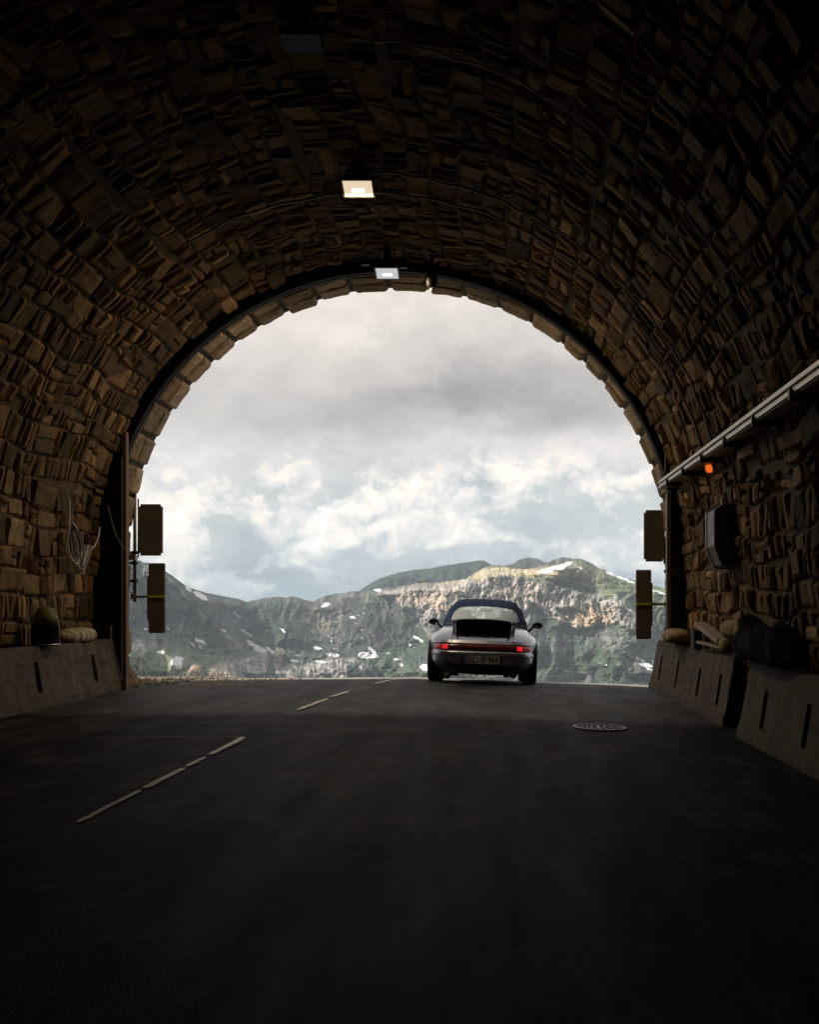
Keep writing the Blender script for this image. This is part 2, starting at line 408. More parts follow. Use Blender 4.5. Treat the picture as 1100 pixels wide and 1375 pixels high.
def concrete_mat():
    m = bpy.data.materials.new('stained_concrete'); m.use_nodes = True; t = NT(m.node_tree); b = m.node_tree.nodes['Principled BSDF']
    P = t.new('ShaderNodeNewGeometry').outputs['Position']
    a = t.noise(t.mapping(P, (3, 3, .8)), 2.2, 8, .68); g = t.noise(t.mapping(P, (1, 1, 9)), 1.6, 5, .6); f = t.noise(P, 60, 4, .6)
    c = t.ramp(a.outputs[0], [(.28, (.032, .024, .017)), (.45, (.085, .065, .045)), (.6, (.13, .10, .07)), (.8, (.20, .155, .11))])
    c = t.mix(1.0, c, t.ramp(g.outputs[0], [(.36, (.62, .60, .58)), (.44, (1, 1, 1)), (.62, (1, 1, 1)), (.70, (.8, .78, .76))]), 'MULTIPLY')
    c = t.mix(1.0, c, t.ramp(f.outputs[0], [(.3, (.8, .8, .8)), (.7, (1.2, 1.2, 1.2))]), 'MULTIPLY')
    t.l.new(c, b.inputs['Base Color']); b.inputs['Roughness'].default_value = .85; b.inputs['Specular IOR Level'].default_value = .3
    bp = t.new('ShaderNodeBump'); bp.inputs['Strength'].default_value = .9; bp.inputs['Distance'].default_value = .012
    t.l.new(t.m('ADD', a.outputs[0], t.m('MULTIPLY', f.outputs[0], .35)), bp.inputs['Height']); t.l.new(bp.outputs[0], b.inputs['Normal'])
    return m

def terrain_mat(name, rock=True):
    m = bpy.data.materials.new(name); m.use_nodes = True; t = NT(m.node_tree)
    b = m.node_tree.nodes['Principled BSDF']
    a = t.new('ShaderNodeAttribute', attribute_name='tint')
    geo = t.new('ShaderNodeNewGeometry'); P = geo.outputs['Position']
    n = t.noise(P, .05, 8, .7); n2 = t.noise(P, .35, 5, .7)
    c = t.mix(1.0, a.outputs['Color'], t.ramp(n.outputs[0], [(.3, (.72, .72, .72)), (.7, (1.24, 1.24, 1.24))]), 'MULTIPLY')
    c = t.mix(1.0, c, t.ramp(n2.outputs[0], [(.3, (.8, .8, .8)), (.7, (1.18, 1.18, 1.18))]), 'MULTIPLY')
    t.l.new(c, b.inputs['Base Color']); b.inputs['Roughness'].default_value = .95; b.inputs['Specular IOR Level'].default_value = .1
    bp = t.new('ShaderNodeBump'); bp.inputs['Strength'].default_value = .8; bp.inputs['Distance'].default_value = 6.0
    t.l.new(n.outputs[0], bp.inputs['Height']); t.l.new(bp.outputs[0], b.inputs['Normal'])
    return m

M = {}
M['stone'] = stone_mat(); M['asphalt'] = asphalt_mat(); M['terrain'] = terrain_mat('mountain_ground')
M['concrete'] = concrete_mat()
M['black_steel'] = mat('black_steel', (.012, .011, .010), .55, metal=.0, spec=.3, var=.3, vscale=6)
M['rust_steel'] = mat('rusty_steel', (.16, .095, .06), .7, var=.4, vscale=9, bump=.3)
M['dark_plastic'] = mat('dark_plastic', (.02, .02, .02), .5)
M['housing'] = mat('lamp_housing', (.035, .033, .03), .45, metal=.3, var=.3, vscale=20)
M['galv'] = mat('galvanised', (.46, .41, .35), .42, metal=.7, var=.18, vscale=14)
M['panel_back'] = mat('panel_back', (.15, .122, .10), .6, var=.22, vscale=5, bump=.15)
M['mast'] = mat('mast_steel', (.20, .165, .13), .5, metal=.4, var=.3, vscale=14)
M['reflective'] = mat('yellow_green_tape', (.62, .72, .03), .35, var=.15, vscale=30)
M['cable'] = mat('cable', (.22, .20, .18), .5, metal=.2)
M['white_cable'] = mat('pale_cable', (.6, .58, .54), .5)
M['sack'] = mat('sack', (.36, .28, .13), .8, var=.45, vscale=18, bump=.7, bscale=60)
M['wood'] = mat('weathered_wood', (.34, .27, .20), .75, var=.35, vscale=14, bump=.5)
M['tarp'] = mat('dark_tarp', (.009, .009, .008), .9, spec=.08, var=.4, vscale=12, bump=.4, bscale=25)
M['paint_white'] = mat('cabinet_paint', (.62, .60, .55), .45, var=.2, vscale=10)
M['cab_dark'] = mat('cabinet_body', (.085, .065, .045), .5, var=.3, vscale=8)
M['iron'] = mat('cast_iron', (.085, .078, .07), .48, metal=.6, var=.35, vscale=30, bump=.4)
M['chain'] = mat('chain', (.32, .28, .24), .45, metal=.8)

# ------------------------------------------------------------------ road profile
XC = -1.50           # tunnel axis
def road_z(x, y):
    x = np.asarray(x, float); y = np.asarray(y, float)
    c = x - XC
    z = -.035 * np.maximum(c, 0) ** 1.0 + 0.0 * c
    z = np.where(c < 0, -.004 * (-c), z)
    z = z * sstep(-6, 6, y) * 1.0 + z * (1 - sstep(-6, 6, y))
    Y0, Rr = 14.8, 22.0; d = np.clip(y - Y0, 0, 1.6)
    z = z - d * d / (2 * Rr)
    z = z - np.clip(y - 16.4, 0, 2.8) * .0660
    d2 = np.clip(y - 19.2, 0, 6); z = z - d2 * .0660 - d2 * d2 / 60.0
    z = z - np.maximum(y - 25.2, 0) * .266
    return z
# road sheet
ys = np.concatenate([np.linspace(-100, -2, 30), np.linspace(-1.5, 14, 70), np.linspace(14.1, 26, 110), np.linspace(26.5, 48, 24)])
xs = np.linspace(-5.2, 2.62, 60)
X, Y = np.meshgrid(xs, ys, indexing='ij')
Xo = X.copy()
Xo = np.where((Y > 15.0) , X + sstep(.85, 1.0, (X - xs[0]) / (xs[-1] - xs[0])) * 1.6 * sstep(15, 16, Y), X)
Z = road_z(Xo, Y) + .004 * fbm(Xo * .8, Y * .5, oct=3, seed=3) * 2
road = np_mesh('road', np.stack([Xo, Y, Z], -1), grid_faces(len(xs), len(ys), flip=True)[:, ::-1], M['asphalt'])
tag(road, kind='structure')

# worn centre line dashes
def paint_mat():
    m = bpy.data.materials.new('worn_paint'); m.use_nodes = True; t = NT(m.node_tree); b = m.node_tree.nodes['Principled BSDF']
    geo = t.new('ShaderNodeNewGeometry'); n = t.noise(geo.outputs['Position'], 11, 8, .7)
    t.l.new(t.ramp(n.outputs[0], [(.36, (.04, .038, .036)), (.43, (.45, .42, .38)), (.60, (.80, .77, .72))]), b.inputs['Base Color'])
    b.inputs['Roughness'].default_value = .6
    return m
M['paint'] = paint_mat()
def dash(y0, y1, x0, x1, w_, seed):
    n = max(6, int((y1 - y0) * 14)); t = np.linspace(0, 1, n); y = y0 + (y1 - y0) * t
    xc = x0 + (x1 - x0) * t + .015 * fbm(y * 2.2, y * 0, oct=3, seed=seed)
    wl = w_ * (.5 + .14 * fbm(y * 4.5, y * 0 + 3, oct=3, seed=seed + 5)); wr = w_ * (.5 + .14 * fbm(y * 4.5, y * 0 + 9, oct=3, seed=seed + 9))
    cap = np.minimum(1, np.minimum(t, 1 - t) * 60 + .6); wl = wl * cap; wr = wr * cap
    Xd = np.stack([xc - wl, xc - wl * .3, xc + wr * .3, xc + wr], 0); Yd = np.stack([y] * 4, 0)
    Zd = road_z(Xd, Yd) + .009
    o = np_mesh('lane_marking', np.stack([Xd, Yd, Zd], -1), grid_faces(4, n), M['paint'], road)
    return o
for k, d in enumerate([(5.56, 6.5, -2.265, -2.255, .040), (6.56, 7.35, -2.255, -2.25, .050), (7.42, 7.85, -2.25, -2.25, .045), (8.0, 9.0, -2.25, -2.24, .055), (11.25, 12.45, -2.20, -2.10, .07),
                       (12.75, 13.45, -2.09, -1.99, .06), (14.7, 16.3, -1.80, -1.50, .06)]):
    dash(*d, seed=40 + k * 3)
# pale joint line across the left lane
n = 50; xj = np.linspace(-4.6, -2.26, n); Yj = 9.02 + .02 * fbm(xj * 2, xj * 0, oct=3, seed=77)
Xd = np.stack([xj, xj], 1); Yd = np.stack([Yj, Yj + .018 + .012 * fbm(xj * 6, xj * 0, oct=2, seed=78)], 1)
jl = np_mesh('joint_line', np.stack([Xd, Yd, road_z(Xd, Yd) + .008], -1), grid_faces(n, 2)[:, ::-1], mat('joint_filler', (.14, .125, .11), .8), road)

# ------------------------------------------------------------------ ground outside (one sheet to the horizon) 
xs = np.concatenate([-np.geomspace(6000, 12, 40), np.linspace(-11, 9, 61), np.geomspace(10, 6000, 40)])
ys = np.concatenate([[-130, -60, 0], np.linspace(14.6, 24, 60), np.geomspace(24.5, 9000, 90)])
X, Y = np.meshgrid(xs, ys, indexing='ij')
Z = road_z(np.clip(X, -6, 4), np.minimum(Y, 30)) - .035
Z = Z - np.maximum(Y - 30, 0) * .34 * 1.0
Z = np.maximum(Z, -330 + 14 * fbm(X / 300, Y / 300, oct=4, seed=4))
out_ = np.maximum(np.maximum(X - 4.3, -4.0 - X), 0)
bmp = sstep(0, 1.0, out_) * (.05 + .05 * fbm(X * 1.3, Y * 1.3, oct=4, seed=5)) * sstep(14.0, 15.0, Y)
Z = Z + bmp * (X < 0) + bmp * .3 * (X > 0)
Z = np.where(Y < 14.5, -.4, Z)
grd = mat('gravel_ground', (.17, .145, .115), .95, var=.5, vscale=2.2, bump=.9, bscale=30)
g = np_mesh('ground', np.stack([X, Y, Z], -1), grid_faces(len(xs), len(ys)), grd)
g.data.flip_normals()
tag(g, kind='structure')
# loose gravel on the left shoulder
V = []; Fq = []
for k in range(1500):
    x = -5.6 + random.random() ** 1.3 * 2.6; y = 14.3 + random.random() * 3.2
    if x > -4.0 and random.random() < .6: continue
    r = .006 + random.random() ** 3 * .035
    z = float(road_z(x, y)) + (.03 if x < -4.6 else 0)
    o = len(V)
    for (a, b_, c_) in ((1, 0, 0), (0, 1, 0), (-1, 0, 0), (0, -1, 0), (0, 0, 1), (0, 0, -1)):
        q = r * (.6 + .7 * random.random()); V.append((x + a * q, y + b_ * q, z + c_ * q * .7))
    for f in ((0, 1, 4), (1, 2, 4), (2, 3, 4), (3, 0, 4), (1, 0, 5), (2, 1, 5), (3, 2, 5), (0, 3, 5)): Fq.append([o + i for i in f])
gs = np_mesh('gravel', V, Fq, mat('gravel_stone', (.30, .25, .20), .9, var=.4, vscale=30), smooth=False)
tag(gs, 'loose grey brown gravel on the shoulder by the left portal foot', 'gravel', kind='stuff')

# ------------------------------------------------------------------ tunnel
ZS = 1.77                                       # springing height
RVX, RVZ = 3.92, 3.96                           # vault half width and rise
def profile(s, rx=RVX, rz=RVZ, foot=.13):
    """s: arc metres from the left foot; returns x, z and inward normal"""
    s = np.asarray(s, float); Lw = ZS + .15; La = math.pi * (rx + rz) / 2
    xl = np.where(s < Lw, 1.0, 0.0); xr = np.where(s > Lw + La, 1.0, 0.0)
    th = np.clip((s - Lw) / La, 0, 1) * math.pi
    x = -rx * np.cos(th); z = ZS + rz * np.sin(th)
    hl = np.clip(Lw - s, 0, Lw); hr = np.clip(s - Lw - La, 0, Lw)
    x = x - xl * hl / Lw * foot + xr * hr / Lw * foot; z = z - xl * hl - xr * hr
    nx = np.cos(th); nz = -np.sin(th)
    return XC + x, z, nx, nz
STOT = 2 * (ZS + .15) + math.pi * (RVX + RVZ) / 2
tunnel = empty('stone_tunnel', (XC, 14.6, 0))
tag(tunnel, 'dark arched tunnel lined with rough brown stone blocks, open to the mountains', 'tunnel')
def child_off(o): # parts are modelled in world coordinates
    o.parent = tunnel; o.matrix_parent_inverse = Matrix.Translation(-tunnel.location); return o
def P3(s, y, d, rx=RVX, rz=RVZ, foot=.13):
    x, z, nx, nz = profile(s, rx, rz, foot); return np.stack([x + nx * d, y + 0 * x, z + nz * d], -1)
# mortar surface + deep lining
y_near = 2.5; y_end = 14.0
ss = np.linspace(0, STOT, 230); yn = np.linspace(y_near, y_end - .03, 130)
S, Yg = np.meshgrid(ss, yn, indexing='ij')
d = -.033 + .016 * fbm(S * 2.6, Yg * 2.6, oct=4, seed=21)
V = P3(S, Yg, d); tint = np.full((S.size, 3), .0) + np.array([.12, .085, .050])
tint = tint * (1 + .35 * fbm(S.ravel() * 1.2, Yg.ravel() * 1.2, oct=3, seed=23))[:, None]
child_off(np_mesh('mortar', V, grid_faces(*S.shape), M['stone'], attrs={'tint': tint}))
ss2 = np.linspace(0, STOT, 90); yn2 = np.concatenate([np.linspace(-100, -4, 20), np.linspace(-3, y_near + .02, 14)])
S, Yg = np.meshgrid(ss2, yn2, indexing='ij')
V = P3(S, Yg, .02 * fbm(S * 2, Yg, oct=3, seed=2)); tint = np.full((S.size, 3), 1.0) * np.array([.09, .068, .045])
child_off(np_mesh('deep_lining', V, grid_faces(*S.shape), M['stone'], attrs={'tint': tint}))
# stones
def stone_patch(s0, s1, y0, y1, prof, base, seed, nu, nv, depth_back=-.046, tintc=(.2, .15, .1), thick=False):
    u = np.linspace(0, 1, nu); v = np.linspace(0, 1, nv)
    # denser near the edges
    u = .5 - .5 * np.cos(u * math.pi) * (.35 + .65 * np.abs(np.cos(u * math.pi)) ** .4); v = .5 - .5 * np.cos(v * math.pi) * (.35 + .65 * np.abs(np.cos(v * math.pi)) ** .4)
    U, Vv = np.meshgrid(u, v, indexing='ij')
    r = np.random.default_rng(seed)
    c = r.normal(0, 1, (2, 4)) * (.030 if not thick else .012)
    # irregular quad
    sw_, yw = s1 - s0, y1 - y0
    Sg = s0 + sw_ * U + sw_ * (c[0, 0] * (1 - U) * (1 - Vv) + c[0, 1] * U * (1 - Vv) + c[0, 2] * (1 - U) * Vv + c[0, 3] * U * Vv) * .8
    Yg = y0 + yw * Vv + min(yw, .3) * (c[1, 0] * (1 - U) * (1 - Vv) + c[1, 1] * U * (1 - Vv) + c[1, 2] * (1 - U) * Vv + c[1, 3] * U * Vv) * 1.6
    Sg = Sg + .012 * fbm(Sg * 9, Yg * 9, oct=3, seed=seed); Yg = Yg + .014 * fbm(Sg * 9 + 5, Yg * 9, oct=3, seed=seed + 1)
    e = np.minimum(np.minimum(U, 1 - U) * sw_, np.minimum(Vv, 1 - Vv) * yw)
    edge = np.clip(e / ((.030 + .03 * r.random()) if thick else (.012 + .018 * r.random())), 0, 1) ** .6
    tl = r.normal(0, .022 if not thick else .006, 2)
    q = np.clip(Vv + .12 * fbm(Sg * 3, Yg * 6, oct=2, seed=seed + 3) , 0, 1)
    steps = np.round(q * 4) / 4                      # slate-like cleavage steps
    h = base + (U - .5) * tl[0] * sw_ * 4 + (Vv - .5) * tl[1] * yw * 4 + (.016 * fbm(Sg * 6, Yg * 12, oct=5, seed=seed + 7, gain=.66)) + .008 * (steps - .5) * r.choice([-2, -1, 1, 2])
    h = depth_back + (h - depth_back) * edge
    Sg = Sg + (.07 * vnoise(Yg * 1.3, np.round(s0 * 1.0) + Yg * 0, None, 5) if not thick else 0)
    n_ = fbm(Sg * 4, Yg * 9, oct=4, seed=seed + 9)
    col = np.array(tintc)[None, :] * (1 + .40 * n_.ravel())[:, None]
    return prof(Sg, Yg, h).reshape(-1, 3), grid_faces(nu, nv), col
def vary(c, a, b_):
    k = random.uniform(a, b_); q = random.uniform(-.05, .05); return (c[0] * k * (1 + q), c[1] * k, c[2] * k * (1 - q))
PAL = [(.22, .138, .064), (.17, .108, .052), (.25, .160, .074), (.13, .083, .042), (.15, .100, .052), (.31, .205, .10), (.09, .060, .032), (.19, .120, .056), (.23, .148, .070)]
VV = []; FF = []; CC = []; off = 0
s = .0; row = 0
while s < STOT - .1:
    hgt = random.uniform(.20, .34); s1 = min(s + hgt, STOT)
    if STOT - s1 < .16: s1 = STOT
    y = y_end + random.uniform(-.10, .06)
    while y > y_near:
        L = min(.55, max(.065, random.lognormvariate(math.log(.14), .58)))
        y0 = max(y - L, y_near)
        pieces = [(s, s1)]
        if random.random() < .28 and L > .14:
            mdl = s + (s1 - s) * random.uniform(.38, .62); pieces = [(s, mdl), (mdl, s1)]
        for (a, b_) in pieces:
            g_ = random.uniform(.003, .012)
            nu, nv = (10, 8) if y > 7 else (6, 5)
            base_ = max(-.03, random.gauss(.006, .0125))
            V_, F_, C_ = stone_patch(a + g_, b_ - g_, y0 + g_ * .8, y - g_ * .8, P3, base_, random.randrange(10 ** 6), nu, nv,
                                     tintc=vary(random.choice(PAL), .65, 1.4))
            VV.append(V_); FF.append(F_ + off); CC.append(C_); off += len(V_)
        y = y0
    s = s1; row += 1
child_off(np_mesh('stone_lining', np.vstack(VV), np.vstack(FF), M['stone'], smooth=False, attrs={'tint': np.vstack(CC)}))

# shell behind the frame groove and behind the ring
RR = 3.84
RLX = RR
def PR(s, y, d): return P3(s, y, d, RR, RR, .02)
STR = 2 * (ZS + .15) + math.pi * RR
ring = []
VV = []; FF = []; CC = []; off = 0
s = 0.0
while s < STR - .05:
    L = random.uniform(.40, .56); s1 = min(s + L, STR)
    if STR - s1 < .2: s1 = STR
    cut = 14.2 + random.uniform(.34, .5)
    for (y0, y1) in ((14.22, cut), (cut, 15.0 + random.uniform(-.03, .04))):
        sub = [(s, s1)]
        for (a, b_) in sub:
            g_ = random.uniform(.007, .016)
            V_, F_, C_ = stone_patch(a + g_, b_ - g_, y0 + g_, y1 - g_, PR, random.gauss(.0, .006), random.randrange(10 ** 6), 16, 12, depth_back=-.12, thick=True,
                                     tintc=vary(random.choice([(.42, .32, .21), (.36, .27, .175), (.31, .23, .15), (.46, .35, .235)]), .85, 1.2))
            VV.append(V_); FF.append(F_ + off); CC.append(C_); off += len(V_)
    s = s1
child_off(np_mesh('portal_ring', np.vstack(VV), np.vstack(FF), M['stone'], smooth=False, attrs={'tint': np.vstack(CC)}))
# solid masonry behind ring (annulus body), reaching outside as the head wall
S = np.linspace(0, STR, 120)
prof_in = PR(S, np.zeros_like(S), -.055)
def outer_pts(n, y, rad):
    return P3(np.linspace(0, STR, n), np.zeros(n) + y, -rad, RR, RR, .02)
rows = [PR(S, np.zeros_like(S) + 14.21, -.055), PR(S, np.zeros_like(S) + 14.985, -.055)]
V = np.stack(rows, 1)
child_off(np_mesh('ring_core', V.reshape(-1, 3), grid_faces(len(S), 2), M['stone'], attrs={'tint': np.full((V.shape[0] * 2, 3), 1.0) * np.array([.09, .075, .06])}))
# head wall (outside face) : plate with the opening
def headwall():
    xi, zi, nx, nz = profile(S, RR + .1, RR + .1, .02)
    n = len(S); v = []
    for y in (14.9, 14.3):
        for i in range(n): v.append((xi[i], y, zi[i]))
        for i in range(n):
            a = math.atan2(zi[i] - 1.0, xi[i] - XC); c_, s_ = math.cos(a), math.sin(a)
            tx = 9.5 / max(abs(c_), 1e-6); tz = 6.6 / max(abs(s_), 1e-6) if s_ > 0 else 1e9; k = min(tx, tz)
            v.append((XC + c_ * k, y, max(-.6, 1.0 + s_ * k)))
    f = []
    for i in range(n - 1):
        f.append((i, i + 1, n + i + 1, n + i)); o = 2 * n
        f.append((o + i, o + n + i, o + n + i + 1, o + i + 1))
        f.append((n + i, n + i + 1, o + n + i + 1, o + n + i))
    return v, f
v, f = headwall()
child_off(np_mesh('head_wall', v, f, M['stone'], smooth=False, attrs={'tint': np.full((len(v), 3), 1.0) * np.array([.2, .17, .13])}))
# hillside earth above the vault (keeps daylight out, seen only from outside)
xe, ze, nxe, nze = profile(S, RVX + .7, RVZ + .7, .02)
ysn = np.array([-100, 0, 14.35]); V = np.stack([np.stack([xe, np.full_like(xe, yv), ze], -1) for yv in ysn], 1)
child_off(np_mesh('outer_shell', V.reshape(-1, 3), grid_faces(len(S), 3), M['stone'], attrs={'tint': np.full((V.shape[0] * 3, 3), 1.0) * np.array([.1, .09, .06])}))

# ------------------------------------------------------------------ steel gate frame between lining and ring
frame = empty('steel_gate_frame', (XC, 14.1, 0))
tag(frame, 'black steel gate frame arching around the portal with jamb posts', 'gate frame')
def foff(o, root):
    o.parent = root; o.matrix_parent_inverse = root.matrix_world.inverted() if False else Matrix.Translation(-root.location); return o
def arc_band(name, r0, r1, y0, y1, m, zlow=0.0):
    S_ = np.linspace(0, STR, 160)
    def pr(r, y): 
        x, z, _, _ = profile(S_ , r, r, .0)
        k = np.linspace(0, 1, len(S_)); Sx = k * (2 * (ZS + .15) + math.pi * r); x, z, _, _ = profile(Sx, r, r, 0.0)
        return np.stack([x, np.full_like(x, y), np.maximum(z, -.14)], -1)
    V_ = np.stack([pr(r0, y0), pr(r1, y0), pr(r1, y1), pr(r0, y1)], 1)
    return np_mesh(name, V_.reshape(-1, 3), grid_faces(len(S_), 4, wrap=True), m)
foff(arc_band('arch_band', RR - .0, RVX + .45, 14.13, 14.20, M['black_steel']), frame)
foff(arc_band('arch_lip', RR + .005, RR + .05, 14.05, 14.13, M['black_steel']), frame)
# rusty guide post left, dark leaf pocket
b_ = MB(); b_.box((at(168.5, 740, 13.95).x, 13.95, 1.68), (.055, .10, 3.5), bev=.006); foff(b_.build('guide_post', M['rust_steel']), frame)
b_ = MB(); b_.box((at(897.5, 780, 13.95).x, 13.95, 1.64), (.05, .09, 1.96), bev=.006); foff(b_.build('guide_post', M['mast']), frame)
def leaf(px0, px1, ztop, name, zb=-.16):
    m_ = MB(); x0 = at(px0, 0, 14.05).x; x1 = at(px1, 0, 14.05).x
    m_.box(((x0 + x1) / 2, 14.03, (ztop + zb) / 2), (abs(x1 - x0), .05, ztop - zb), bev=.004)
    for z_ in (.5, 1.3, 2.1): 
        if zb + .1 < z_ < ztop: m_.box(((x0 + x1) / 2, 13.995, z_), (abs(x1 - x0) * .9, .018, .05))
    return foff(m_.build(name, M['black_steel']), frame)
leaf(128, 165, 3.1, 'jamb_plate'); leaf(900, 921, 2.75, 'jamb_plate', .60)
b_ = MB(); b_.box((at(905, 768, 13.98).x, 13.985, at(905, 768, 13.98).z), (.13, .006, .10)); foff(b_.build('nameplate', mat('nameplate', (.16, .15, .13), .5, var=.3, vscale=25)), frame)

# ------------------------------------------------------------------ lights of the tunnel
M['glass_warm'] = mat('lamp_glass_warm', (.9, .85, .75), .2, emit=(1.0, .80, .58), estr=.8)
M['glass_cool'] = mat('lamp_glass_cool', (.85, .88, .9), .2, emit=(.92, .96, 1.0), estr=.55)
M['glass_dim'] = mat('lamp_glass_dim', (.03, .03, .03), .9, spec=0.0, emit=(.75, .8, .9), estr=.006)
M['led'] = mat('lamp_core', (1, 1, 1), .3, emit=(1.0, .93, .82), estr=1.6)
M['led_cool'] = mat('lamp_core_cool', (1, 1, 1), .3, emit=(.95, 1.0, .96), estr=1.5)
def floodlight(px, py, Y, wpx, tilt, gm, label, power, color, core, aim=0.0):
    c = at(px, py, Y); w_ = wpx / F * Y; h_ = w_ * .72
    root = empty('floodlight', c); tag(root, label, 'floodlight', 'floodlights along the crown of the vault')
    Rm = Matrix.Rotation(tilt, 4, 'X')
    def put(o): o.parent = root; return o
    m_ = MB()
    # housing: shallow tapered tray, opening faces down and back to the camera
    m_.box((0, 0, 0), (w_ * 1.08, h_ * 1.1, .05), rot=Rm, bev=.008)
    m_.box(tuple(Rm @ Vector((0, 0, .05))), (w_ * .82, h_ * .8, .06), rot=Rm, bev=.01)
    for k in range(6): m_.box(tuple(Rm @ Vector((-w_ * .32 + k * w_ * .128, 0, .10))), (.008, h_ * .7, .05), rot=Rm)
    put(m_.build('housing', M['housing']))
    m_ = MB()
    for sx in (-1, 1):
        m_.box(tuple(Rm @ Vector((sx * w_ * .52, 0, -.026))), (.014, h_ * 1.06, .014), rot=Rm)
        m_.box(tuple(Rm @ Vector((0, sx * h_ * .52, -.026))), (w_ * 1.04, .014, .014), rot=Rm)
    put(m_.build('bezel', M['galv'] if power > 0 else M['dark_plastic']))
    m_ = MB(); m_.box(tuple(Rm @ Vector((0, 0, -.026))), (w_ * .96, h_ * .96, .006), rot=Rm); put(m_.build('lens', gm))
    m_ = MB(); m_.box(tuple(Rm @ Vector((0, h_ * .12, -.031))), (w_ * .42, h_ * .22, .006), rot=Rm, bev=.002); put(m_.build('lamp_tube', core)) if core else m_.bm.free()
    # bracket up to the vault
    x, z_ = c.x, c.z; up = ZS + math.sqrt(max(.1, 1 - ((x - XC) / RVX) ** 2)) * RVZ - z_ - .02
    m_ = MB(); m_.box((0, .02, up / 2 + .05), (w_ * .34, .10, max(.06, up - .05)), bev=.01)
    for sx in (-1, 1):
        m_.tube([(sx * w_ * .5, 0, 0), (sx * w_ * .56, 0, .09), (sx * w_ * .28, .02, .17), (0, .02, .2)], .010, 6)
        m_.tube([(sx * w_ * .30, .0, up - .02), (sx * w_ * .36, -.02, up * .6), (sx * w_ * .2, 0, up * .45)], .012, 6)
    put(m_.build('bracket', M['dark_plastic']))
    if power > 0:
        ld = bpy.data.lights.new('floodlight_beam', 'AREA'); ld.shape = 'RECTANGLE'; ld.size = w_ * .9; ld.size_y = h_ * .9
        ld.energy = power; ld.color = color; lo = link(bpy.data.objects.new('light_source', ld), root)
        lo.location = Rm @ Vector((0, 0, -.045)) + Vector((0, 0, -.03)); lo.rotation_euler = (aim, 0, 0)
    return root
floodlight(481, 251, 10.85, 40, R(-24), M['glass_warm'], 'brightest square floodlight glowing warm white in mid vault', 7.0, (1, .76, .50), M['led'], R(12))
floodlight(520, 365, 13.55, 30, R(-22), M['glass_cool'], 'small cool white floodlight just above the black gate band', 68.0, (1, .74, .45), M['led_cool'], R(-4))
floodlight(405, 55, 8.03, 50, R(-8), M['glass_dim'], 'unlit floodlight nearly lost in the dark at the top', 0.0, (1, 1, 1), None)

# security camera
c = at(580, 372, 13.6); root = empty('surveillance_camera', c); tag(root, 'black bullet shaped surveillance camera hanging right of the last floodlight', 'camera')
m_ = MB(); m_.lathe([(.0, .17), (.045, .165), (.066, .12), (.075, .03), (.075, -.07), (.068, -.12), (.05, -.155), (.0, -.17)], 20); o = m_.build('camera_body', M['dark_plastic'], root, smooth=True)
m_ = MB(); m_.lathe([(.0, -.20), (.028, -.192), (.042, -.165), (.040, -.14)], 16, c=(.012, -.01, .005)); m_.build('lens_dome', mat('pale_dome', (.75, .72, .68), .25), root, smooth=True)
m_ = MB(); m_.box((0, .03, .24), (.05, .05, .22), bev=.006); m_.box((0, .03, .335), (.12, .09, .03), bev=.005); m_.build('bracket', M['housing'], root)
# junction boxes either side of the lamp
for px, py, lab in ((491, 352, 'small black junction box left of the last floodlight'), (542, 356, 'small black junction box right of the last floodlight')):
    c = at(px, py, 13.75); root = empty('junction_box', c); tag(root, lab, 'junction box', 'junction boxes on the crown')
    m_ = MB(); m_.box((0, 0, 0), (.11, .09, .09), bev=.008); m_.build('box', M['dark_plastic'], root)
    m_ = MB(); m_.tube([(0, 0, .04), (0, .0, .14)], .014, 8); m_.build('cable_gland', M['housing'], root)

# cables around the vault
def vault_cable(Y, th0, th1, r, m_, label, lift=.06, wob=.02):
    """th in degrees from the right springing, counter-clockwise over the crown"""
    pts = []; n = 90
    for k in range(n + 1):
        th = R(th0 + (th1 - th0) * k / n); dd = lift + wob * math.sin(k * .9) * .4
        yv = Y + wob * math.sin(k * .37) 
        pts.append((XC + (RVX - dd) * math.cos(th), yv, ZS + (RVZ - dd) * math.sin(th)))
    o = MB().tube(pts, r, 7).build('cable', m_, smooth=True); tag(o, label, 'cable', 'cables clipped around the vault'); return o
vault_cable(10.95, 16, 92, .014, M['cable'], 'thin cable arching from the bright floodlight to the tray, upper of the pair')
vault_cable(11.5, 15, 122, .014, M['cable'], 'thin cable arching over the crown behind the bright floodlight, lower of the pair')
vault_cable(8.3, 22, 86, .008, M['cable'], 'thin pale cable arching through the dark vault nearest the viewer')
# ------------------------------------------------------------------ cable tray on the right
tray = empty('cable_tray', (2.14, 14, 2.76)); tag(tray, 'long pale metal cable tray running along the right wall', 'cable tray')
y0_, y1_ = 2.5, 14.25
X0 = 2.13
m_ = MB()
for k, (z_, t_) in enumerate(((2.715, .026), (2.748, .020), (2.776, .020), (2.806, .028))):
    m_.box((X0 + .02 * (k % 2) + .01, (y0_ + y1_) / 2, z_), (.03, y1_ - y0_, t_), bev=.004)
m_.box((X0 + .03, (y0_ + y1_) / 2, 2.76), (.016, y1_ - y0_, .11))
o = m_.build('side_rail', M['galv']); foff(o, tray)
m_ = MB(); m_.box((X0 + .13, (y0_ + y1_) / 2, 2.70), (.22, y1_ - y0_, .01)); foff(m_.build('tray_floor', M['galv']), tray)
for yv in np.arange(4.2, 14.2, 1.15):
    m_ = MB(); m_.box((X0 + .14, yv, 2.67), (.34, .05, .045), bev=.005); m_.box((X0 - .018, yv, 2.705), (.022, .05, .07), bev=.004); foff(m_.build('clip', M['black_steel']), tray)
m_ = MB()
